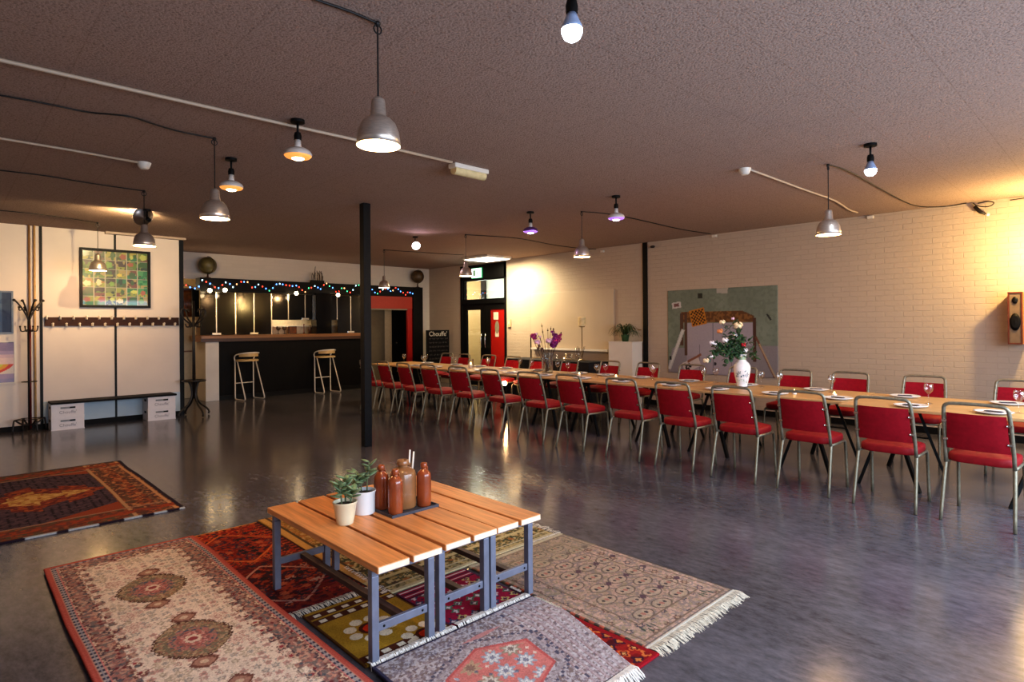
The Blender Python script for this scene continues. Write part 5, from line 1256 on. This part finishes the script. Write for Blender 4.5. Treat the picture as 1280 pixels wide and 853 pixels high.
def onv(a, z):
    pr = [(.057, .02), (.064, .05), (.084, .13), (.096, .21), (.095, .25), (.078, .288)]
    for (r0, z0), (r1, z1) in zip(pr, pr[1:]):
        if z0 <= z <= z1: R_ = r0+(r1-r0)*(z-z0)/(z1-z0); break
    return Vector((math.cos(view+a)*(R_+.001), math.sin(view+a)*(R_+.001), z))
for k in range(26):
    a = -.9+1.7*rr.random(); z = .12+.07*rr.random(); l = .03
    b.tube([onv(a, z), onv(a+.12*(rr.random()-.3), z+.012*(rr.random())), onv(a+.22*(rr.random()-.3), min(.26, z+.03*(rr.random()-.3)))], .0036, 4)
b.build('painted_pattern', mat('blue_paint', rgb(64, 92, 108), .4, var=.4, scale=60), t)
b = MB()
for k in range(22):
    a = -.9+1.8*rr.random(); z = .055+.05*rr.random(); b.tube([onv(a, z), onv(a+.14*(rr.random()-.5), z+.015*(rr.random()-.3))], .0028, 4)
b.build('painted_grass', mat('green_paint', rgb(130, 170, 130), .4), t)
# flower heads located by their offset (right, up) from the vase mouth as seen from the hall
DV = Vector((RV[0], RV[1], 0)); DF = Vector((FV[0], FV[1], 0))
depth = VX*FV[0]+VY*FV[1]; mpp = depth/F0; mouth = Vector((0, 0, .35))
def FO(px, py, f=0.): return Vector((0, 0, .385))+DV*((px-932)*mpp)+Vector((0, 0, 1))*((444-py)*mpp)+DF*f
heads = [(906.5, 403.5, .034, 'fcream'), (926, 408, .052, 'fcream'), (905, 415, .036, 'forange'), (910, 426, .036, 'fwhite'), (894, 429, .030, 'fwhite'), (893, 447, .026, 'fwhite'), (886.5, 451.5, .036, 'fcream'), (932.5, 432, .030, 'fred'), (935.5, 439, .034, 'fwhite'), (924, 420, .022, 'fwhite'), (921, 399, .02, 'fpink'), (898, 431, .02, 'fwhite')]
stems = MB(); lv = MB(); rr = random.Random(8)
for k, (px, py, R_, mm) in enumerate(heads):
    e = FO(px, py, .06*(rr.random()-.5)); ctrl = Vector((e.x*.25, e.y*.25, max(.40, .30+(e.z-.3)*.8)))
    if px < 900: ctrl = Vector((e.x*.55, e.y*.55, .50))
    pts = bez((0, 0, .30), ctrl, e-Vector((0, 0, R_*.3)), 8); stems.tube(pts, .003, 5)
    for q in range(2, 8):
        for _ in range(5 if px < 925 else 4):
            if rr.random() < .85:
                d_ = Vector((rr.random()-.5, rr.random()-.5, rr.random()-.4)).normalized(); l = .020+.016*rr.random()
                lv.ball(pts[q]+d_*(l*1.1), l, 6, 5, (1, .55, .12), d_.to_track_quat('X', 'Z').to_matrix().to_4x4())
    petals(MB(), e, R_*1.45, 11, None, 0, k).build('flower', M[mm], t, smooth=True)
for (px, py) in ((915, 432), (920, 436), (924, 430), (918, 425), (912, 440), (908, 436), (928, 440), (944, 440), (940, 428), (901, 437), (918, 444), (926, 425), (932, 422), (946, 446), (912, 447)):
    c_ = FO(px, py, .06*(rr.random()-.5))
    for _ in range(9):
        d_ = Vector((rr.random()-.5, rr.random()-.5, rr.random()-.5)).normalized(); l = .026+.022*rr.random(); lv.ball(c_+d_*l*1.4, l, 6, 5, (1, .6, .12), d_.to_track_quat('X', 'Z').to_matrix().to_4x4())
    stems.tube(bez((0, 0, .30), (c_.x*.3, c_.y*.3, .40), c_, 5), .0025, 5)
stems.build('stem', M['stem'], t, smooth=True); lv.build('foliage', M['leafdk'], t, smooth=True)
# second vase: clear glass cylinder with orchids
GX, GY = 6.93, 6.46
t = thing('flower_vase', 'clear glass cylinder vase with purple and pale pink orchids', 'vase', (GX, GY, TH))
MB().lathe([(0, 0), (.088, 0), (.09, .004), (.09, .32), (.086, .32), (.086, .012), (0, .012)], 28).build('body', M['vaseglass'], t, smooth='auto')
depth = GX*FV[0]+GY*FV[1]; mpp = depth/F0
def FO2(px, py, f=0.): return DV*((px-683)*mpp)+Vector((0, 0, (466-py)*mpp))+DF*f
st_ = MB(); rr = random.Random(6)
def spike(name, pts, R_, mm, n, spread):
    b = MB()
    for k in range(n):
        f = k/(n-1); q = Vector(pts[0]).lerp(Vector(pts[1]), f)+Vector(((rr.random()-.5)*spread, (rr.random()-.5)*spread, (rr.random()-.5)*spread*.6)); petals(b, q, R_*(2.2-.9*f), 8, None, 0, k)
    b.build(name, M[mm], t, smooth=True); st_.tube(bez((rr.random()*.06-.03, rr.random()*.06-.03, .02), (Vector(pts[0])*.4), pts[0], 6), .004, 5)
spike('flower_spike', (FO2(690, 432), FO2(692, 416)), .036, 'fpur', 9, .06)
spike('flower_spike', (FO2(694, 427), FO2(693.5, 421)), .034, 'fmag', 5, .07)
spike('flower_spike', (FO2(697, 424), FO2(700, 418)), .026, 'fmag', 4, .03)
spike('flower_spike', (FO2(664, 420), FO2(667, 424)), .030, 'fmag', 4, .04)
for (px, py, R_) in ((670, 428, .042), (684.5, 426.5, .046), (669, 417.5, .02), (674, 421, .018)):
    e = FO2(px, py); petals(MB(), e, R_*1.7, 11, None, 0, 3).build('flower', M['fpink'], t, smooth=True); st_.tube(bez((rr.random()*.08-.04, rr.random()*.06-.03, .02), (e.x*.3, e.y*.3, .3), e, 6), .0035, 5)
for (px, py) in ((677, 412), (676, 404), (684, 410), (688, 408), (672, 418)):
    e = FO2(px, py); st_.tube(bez((0, 0, .02), (e.x*.2+.02, e.y*.2, .3), e, 6), .003, 5); st_.ball(e*.92+Vector((0, 0, .02)), .012, 6, 5)
for (px, py) in ((700.5, 417), (691, 412)):
    e = FO2(px, py); st_.ball(e, .016, 6, 5, (.7, .7, 1.8))
st_.build('stem', M['twig'], t, smooth=True)
b = MB()
for (px, py) in ((673, 432), (676, 436), (672, 435)): b.ball(FO2(px, py), .026, 7, 5, (1, .7, .9))
b.build('dark_bud', mat('dark_bud', rgb(84, 56, 50), .7, var=.3), t)
# small glowing lamp below the tables
t = thing('floor_lamp', 'small bare glowing bulb on a low stand beneath the long tables', 'lamp', (7.42, 7.98, 0))
MB().lathe([(0, 0), (.09, 0), (.09, .015), (.014, .022), (.012, .37), (.022, .375), (.022, .40), (0, .40)], 16).build('stand', M['black'], t, smooth='auto')
MB().ball((0, 0, .44), .045, 14, 10).build('bulb', emat('low_bulb_glow', (1., .62, .28), 22.), t, smooth=True)

# ================================================================== CEILING LAMPS AND CABLES
LIGHTS = []
def light(kind, loc, energy, col, **kw):
    d = bpy.data.lights.new(kind.lower()+'_lamp', kind); d.energy = energy; d.color = col
    rot = kw.pop('rot', None)
    for k, v in kw.items(): setattr(d, k, v)
    o = bpy.data.objects.new('lamp_light', d); C.objects.link(o); o.location = loc
    if rot is not None: o.rotation_euler = rot
    return o
WARM = (1., .60, .27)
def on_ceiling(pts, dz=.008):
    out = []
    for p in pts:
        q = AZ(p[0], p[1], CEIL-dz) if len(p) == 2 else Vector((p[0], p[1], CEIL-dz)); out.append(q)
    return out
def pendant(x, y, zr, cable, lab, tilt=0.):
    t = thing('pendant_lamp', lab, 'lamp', (x, y, CEIL), group='aluminium pendant lamps')
    z = zr-CEIL
    MB().tube([(0, 0, -.003), (0, 0, z+.24)], .0045, 6).ball((0, 0, -.012), .016, 8, 6).build('cord', M['wireblk'], t)
    MB().tube([(.022*math.cos(k*PI/6), .0, -.04+.022*math.sin(k*PI/6)) for k in range(12)], .004, 5, closed=True).build('cord_knot', M['wireblk'], t)
    out = [(0, .245), (.014, .245), (.030, .235), (.034, .225), (.040, .15), (.046, .142), (.062, .136), (.085, .112), (.100, .075), (.107, .035), (.110, .0)]
    out = [(r_, z+h) for r_, h in out]
    MB().lathe(out+[(.108, z)], 32, cap=False).build('lamp_shade', M['alu'], t, smooth=True)
    inn = [(.108, z+.0005), (.104, z+.035), (.097, z+.072), (.082, z+.108), (.058, z+.131), (0, z+.134)]
    MB().lathe(inn, 32, cap=False).build('reflector', E_inner, t, smooth=True)['label'] = 'glowing inside of the shade'  # emission on the lining stands in for bulb light bouncing inside the shade
    MB().lathe([(.016, z+.133), (.016, z+.095), (0, z+.095)], 12).ball((0, 0, z+.06), .034, 14, 10).build('bulb', E_warm, t, smooth=True)
    if cable:
        cp = [c_-Vector((x, y, CEIL)) for c_ in on_ceiling(cable)]
        MB().tube(smoothpath([Vector((0, 0, -.008))]+cp, 2), .006, 6).build('ceiling_cable', M['wireblk'], t, smooth=True)
    light('POINT', (x, y, zr-.015), 28, WARM, shadow_soft_size=.04)
P_ = [(1.598, 2.635, 2.405, [(435, 13), (395, 0), (340, -22)], 'brushed aluminium pendant lamp hanging nearest the camera'),
      (1.608, 5.142, 2.375, [(220, 164), (185, 153), (165, 146), (140, 143), (110, 141), (60, 130), (0, 119), (-40, 113)], 'brushed aluminium pendant lamp, second of the left line of pendants'),
      (1.649, 7.639, 2.41, [(110, 229), (60, 220), (0, 213), (-30, 210)], 'brushed aluminium pendant lamp before the disc spot, third of the left line'),
      (1.655, 10.387, 2.33, [(60, 269), (0, 263), (-30, 261)], 'brushed aluminium pendant lamp in front of the photo collage'),
      (6.426, 10.42, 2.26, [(530, 316), (580, 319)], 'brushed aluminium pendant lamp just right of the steel post, over the far tables'),
      (6.39, 7.805, 2.325, [(640, 297), (660, 300), (700, 308), (740, 312), (770, 311), (804, 305)], 'brushed aluminium pendant lamp before the exit sign'),
      (6.266, 5.188, 2.41, [(760, 267), (800, 275), (850, 287), (888, 292.5)], 'brushed aluminium pendant lamp with violet sheen over mid tables'),
      (6.196, 2.065, 2.345, [(1060, 213), (1100, 236), (1125, 250), (1146, 259), (1180, 259), (1208, 254)], 'brushed aluminium pendant lamp over the nearest tables at right')]
for q in P_: pendant(*q)
def reflector_lamp(x, y, kind, lab):
    t = thing('ceiling_spot', lab, 'lamp', (x, y, CEIL), group='bare reflector bulbs on the ceiling')
    MB().lathe([(0, 0), (.05, 0), (.05, -.022), (.012, -.026), (0, -.026)][::-1], 20).build('ceiling_plate', M['black'], t, smooth='auto')
    MB().tube([(0, 0, -.02), (0, 0, -.10)], .009, 8).build('stem', M['black'], t, smooth=True)
    s = MB().lathe([(0, -.15), (.026, -.15), (.028, -.12), (.022, -.095), (0, -.09)], 16); s.build('socket', M['black'], t, smooth='auto')
    if kind in ('gold', 'violet', 'pink'):
        MB().lathe([(.022, -.15), (.024, -.185), (.028, -.205)], 18).build('bulb_neck', M['neck'], t, smooth=True)
        d = MB().lathe([(.028, -.205), (.06, -.213), (.090, -.232), (.101, -.252), (.098, -.266)], 28, cap=False)
        d.build('reflector', {'gold': M['neck'], 'violet': M['purple'], 'pink': M['neck']}[kind], t, smooth=True)
        MB().lathe([(.098, -.2662), (.086, -.279), (.05, -.286), (.0, -.288)], 28).build('bulb_face', M['goldface'] if kind == 'gold' else M['purpface'], t, smooth=True)
        MB().ball((0, 0, -.283), .046, 16, 10, (1, 1, .35)).build('bulb', {'gold': E_warm, 'violet': E_purp, 'pink': E_pink}[kind], t, smooth=True)
        light('SPOT', (x, y, CEIL-.31), 12, {'gold': (1., .66, .36), 'violet': (.75, .5, 1.), 'pink': (1., .6, .95)}[kind], shadow_soft_size=.04, spot_size=math.radians(165), spot_blend=.6)
    elif kind == 'bulb':
        MB().lathe([(.020, -.15), (.030, -.175), (.044, -.205), (.047, -.22)], 20).build('bulb_neck', mat('blue_grey_bulb', rgb(150, 166, 196), .3), t, smooth=True)
        MB().lathe([(.047, -.2205), (.046, -.24), (.036, -.262), (.018, -.274), (0, -.277)], 20).build('bulb', E_cool, t, smooth=True)
        light('SPOT', (x, y, CEIL-.29), 14, (.80, .88, 1.), shadow_soft_size=.05, spot_size=math.radians(165), spot_blend=.6)
    return t
reflector_lamp(1.922, 4.294, 'gold', 'copper-faced reflector bulb on the ceiling left of the nearest pendant')
reflector_lamp(1.916, 5.675, 'gold', 'copper-faced reflector bulb on the ceiling beside the second left pendant')
reflector_lamp(5.787, 5.685, 'violet', 'violet glowing reflector bulb on the ceiling left of the violet-sheen pendant')
reflector_lamp(5.834, 4.30, 'pink', 'pinkish reflector bulb on the ceiling right of the violet-sheen pendant')
reflector_lamp(5.777, 1.586, 'bulb', 'pear-shaped cool white bulb on the ceiling near the right pendant')
reflector_lamp(2.032, 1.73, 'bulb', 'pear-shaped cool white bulb cut by the top edge of the picture')
def spot(x, y, aim, lab, m, glow, lamp_e, colr, R_=.09):
    t = thing('spotlight', lab, 'lamp', (x, y, CEIL))
    MB().lathe([(0, -.026), (.012, -.026), (.045, -.02), (.045, 0), (0, 0)], 18).build('ceiling_plate', M['black'], t, smooth='auto')
    MB().tube([(0, 0, -.02), (0, 0, -.10)], .008, 8).build('stem', M['black'], t)
    d = Vector(aim).normalized(); M4 = d.to_track_quat('Z', 'Y').to_matrix().to_4x4(); c_ = Vector((0, 0, -.12))
    MB().lathe([(0, -.05), (.026, -.045), (.028, 0), (0, .003)], 14, c_, M4).build('socket', M['black'], t, smooth='auto')
    MB().lathe([(.024, .003), (.03, .05), (R_*.8, .075), (R_, .10)], 24, c_, M4, cap=False).build('reflector', m, t, smooth=True)
    MB().lathe([(R_, .1005), (R_*.8, .118), (0, .126)], 24, c_, M4).build('bulb', glow, t, smooth=True)
    o = light('SPOT', Vector((x, y, CEIL))+c_+d*.15, lamp_e, colr, spot_size=math.radians(150), spot_blend=.5, shadow_soft_size=.03)
    o.rotation_euler = (-d).to_track_quat('Z', 'Y').to_euler()
spot(1.946, 8.853, (-.3, .9, .42), 'silver disc reflector spot seen from behind, lighting the ceiling by the collage', M['silverdisc'], E_warm, 120, (1., .72, .36), .13)
spot(5.909, 8.58, (-.35, -.75, -.45), 'pinkish lit spot on the ceiling right of the steel post', M['alu'], emat('spot_pink', (1., .82, .92), 9.), 10, (1., .7, .85), .07)
# conduits, emergency light, detectors
pts = on_ceiling([(565, 203), (445, 175), (300, 143), (150, 109), (0, 75), (-60, 61)], .014)
o = MB().tube(pts, .013, 8).build('conduit', M['conduit'], smooth=True); tag(o, 'long straight cream conduit along the ceiling to the emergency light', 'conduit')
t = thing('emergency_light', 'white emergency light fitting at the end of the long ceiling conduit', 'light', (3.72, 4.46, CEIL), .0)
MB().box((-.23, -.055, -.045), (.19, .055, -.001)).build('base', M['plastic'], t, bevel=.008)
MB().tube([(-.21, 0, -.06), (.17, 0, -.06)], .045, 12).build('diffuser', mat('yellowed_diffuser', rgb(214, 196, 150), .25, coat=.4), t, smooth='auto')
pts = on_ceiling([(172, 203), (90, 188), (0, 173), (-50, 164)], .012)
o = MB().tube(pts, .011, 8).build('conduit', M['conduit'], smooth=True); tag(o, 'thin cream conduit along the ceiling at left ending in a detector', 'conduit')
p = AZ(180, 203.5, CEIL)
def detector(p, lab):
    t = thing('smoke_detector', lab, 'detector', (p.x, p.y, CEIL)); MB().lathe([(0, -.06), (.03, -.06), (.045, -.045), (.055, -.02), (.06, 0), (0, 0)], 20).build('body', M['plastic'], t, smooth='auto'); MB().lathe([(.046, -.035), (.053, -.025)], 20, cap=False).build('vent', M['grip'], t)
detector(p, 'small white ceiling detector at the end of the thin left conduit')
p = AZ(931, 211, CEIL); detector(p, 'small white ceiling detector left of the right pendant')
o = MB().tube(smoothpath(on_ceiling([(937, 212), (975, 226), (1010, 239), (1040, 249), (1052, 256), (1062, 263), (1072, 266)], .010), 1), .011, 8).build('conduit', M['conduit'], smooth=True); tag(o, 'short cream cable duct on the ceiling right of the detector', 'conduit')
# cable along the right wall top, plug and clips
yy = [(XR-.03, a, CEIL-.03+.012*math.sin(a*3)) for a in (.2, .8, 1.1)]
o = MB().tube(smoothpath(yy, 2), .006, 6).build('wall_cable', M['wireblk']); tag(o, 'dark cable clipped along the top of the right wall near the frame edge', 'cable')
p = AX(1222, 256, XR-.05); q = AX(1232, 262, XR-.06)
t = thing('hanging_plug', 'coiled dark flex with a pale plug hanging at the top of the right wall', 'plug', (XR, p.y, p.z))
MB().tube(smoothpath([(-.04, .05, .03), (-.05, 0, -.02), (-.06, -.12, -.05), (-.06, -.18, .0), (-.05, -.1, .03), (-.04, 0, .02)], 2), .007, 6).build('flex', M['wireblk'], t, smooth=True)
MB().tube([(-.05, .03, -.02), (-.06, -.03, -.10), (-.06, -.08, -.13)], [.02, .022, .012], 8).build('plug', M['wireblk'], t, smooth=True); MB().ball((-.06, -.1, -.14), .025, 8, 6).build('plug_cap', M['plastic'], t)
for px, py, lab in ((893, 293, 'small pale junction clip on the wall top above the picture'), (1088, 270, 'small pale junction clip on the wall top by the right pendant'), (753, 314, 'small pale junction clip on the wall top above the plant')):
    p = AX(px, py, XR-.02); o = MB().box((-.03, -.04, -.025), (.012, .04, .015)).build('cable_clip', M['plastic'], bevel=.004); o.location = (XR-.012, p.y, min(p.z, CEIL-.03)); tag(o, lab, 'clip')
p = AX(815, 308, XR-.06)
t = thing('sensor', 'small dark sensor on a bracket at the top of the black pilaster', 'sensor', (XR, p.y, p.z)); MB().tube([(.004, 0, 0), (-.10, -.03, -.01)], .012, 8).build('bracket', M['black'], t); MB().ball((-.12, -.05, -.02), .04, 10, 8, (1, 1.2, .6)).build('head', M['wireblk'], t, smooth=True)

# ================================================================== LIGHT
WK = 1.0
# daylight through the windows behind the camera
light('AREA', (1.825, YW-.02, 1.58), 215*WK, (.66, .79, 1.), shape='RECTANGLE', size=3.2, size_y=2.0, rot=(math.radians(58), 0, 0))
light('AREA', (5.375, YW-.02, 1.58), 215*WK, (.66, .79, 1.), shape='RECTANGLE', size=3.2, size_y=2.0, rot=(math.radians(58), 0, 0))
# lamp off the right frame edge, light of fittings, added lights without fittings
light('POINT', (9.0, .66, 2.35), 120, (1., .68, .26), shadow_soft_size=.05)
light('AREA', (8.9, 10.12, CEIL-.07), 45, (1., .85, .55), shape='RECTANGLE', size=.62, size_y=.74)
o = light('SPOT', (8.72, 9.85, 2.88), 260, (1., .82, .50), spot_size=math.radians(112), spot_blend=.85, shadow_soft_size=.12)  # added spot without a fitting, throws the glow onto the wall by the doors
o.rotation_euler = (Vector((8.72, 9.85, 2.88))-Vector((9.6, 9.35, 1.75))).to_track_quat('Z', 'Y').to_euler()
light('POINT', (7.42, 7.98, .52), 10, (1., .6, .28), shadow_soft_size=.05)
light('POINT', (10.5, 12.2, 2.2), 60, (.95, 1., .95), shadow_soft_size=.1)
light('POINT', (10.5, 14.2, 2.2), 80, (1., .92, .8), shadow_soft_size=.1)
for px, py in ((261, 366), (280, 366), (369, 369), (421, 371)):
    p = AY(px, py, YB-.13); light('POINT', (p.x, YB-.24, p.z-.05), 1.8, (1., .76, .44), shadow_soft_size=.04)
light('POINT', (5.6, 13.3, 1.95), 12, (1., .8, .5), shadow_soft_size=.05)  # added light without a fitting, brightens the white board behind the bar
light('POINT', (7.9, 13.7, 2.1), 5, (1., .8, .55), shadow_soft_size=.05)
light('POINT', (3.2, 14.0, 2.3), 14, (1., .8, .5), shadow_soft_size=.06)
w = bpy.data.worlds.new('hall_world'); S.world = w; w.use_nodes = True
bg = w.node_tree.nodes['Background']; bg.inputs[0].default_value = (.66, .76, 1., 1); bg.inputs[1].default_value = .6

# ================================================================== CAMERA
cam = bpy.data.cameras.new('camera'); co = bpy.data.objects.new('camera', cam); C.objects.link(co); S.camera = co
cam.sensor_width = 36.; cam.sensor_fit = 'HORIZONTAL'; cam.lens = F0/1280*36.; cam.shift_x = 0; cam.shift_y = (PY-426.5)/1280.; cam.clip_start = .05; cam.clip_end = 100
Rv = Vector((RV[0], RV[1], -RO)).normalized(); Uv = Vector((RO*RV[0], RO*RV[1], 1)).normalized(); Bv = -Vector((FV[0], FV[1], 0))
co.matrix_world = Matrix(((Rv.x, Uv.x, Bv.x, 0), (Rv.y, Uv.y, Bv.y, 0), (Rv.z, Uv.z, Bv.z, EYE), (0, 0, 0, 1)))
S.view_settings.view_transform = 'Standard'
try: S.view_settings.look = 'Medium High Contrast'
except Exception: pass
S.view_settings.exposure = 0.
S.cycles.use_denoising = True
S.cycles.max_bounces = 8; S.cycles.diffuse_bounces = 4; S.cycles.glossy_bounces = 4; S.cycles.transparent_max_bounces = 12
S.cycles.sample_clamp_indirect = 6.
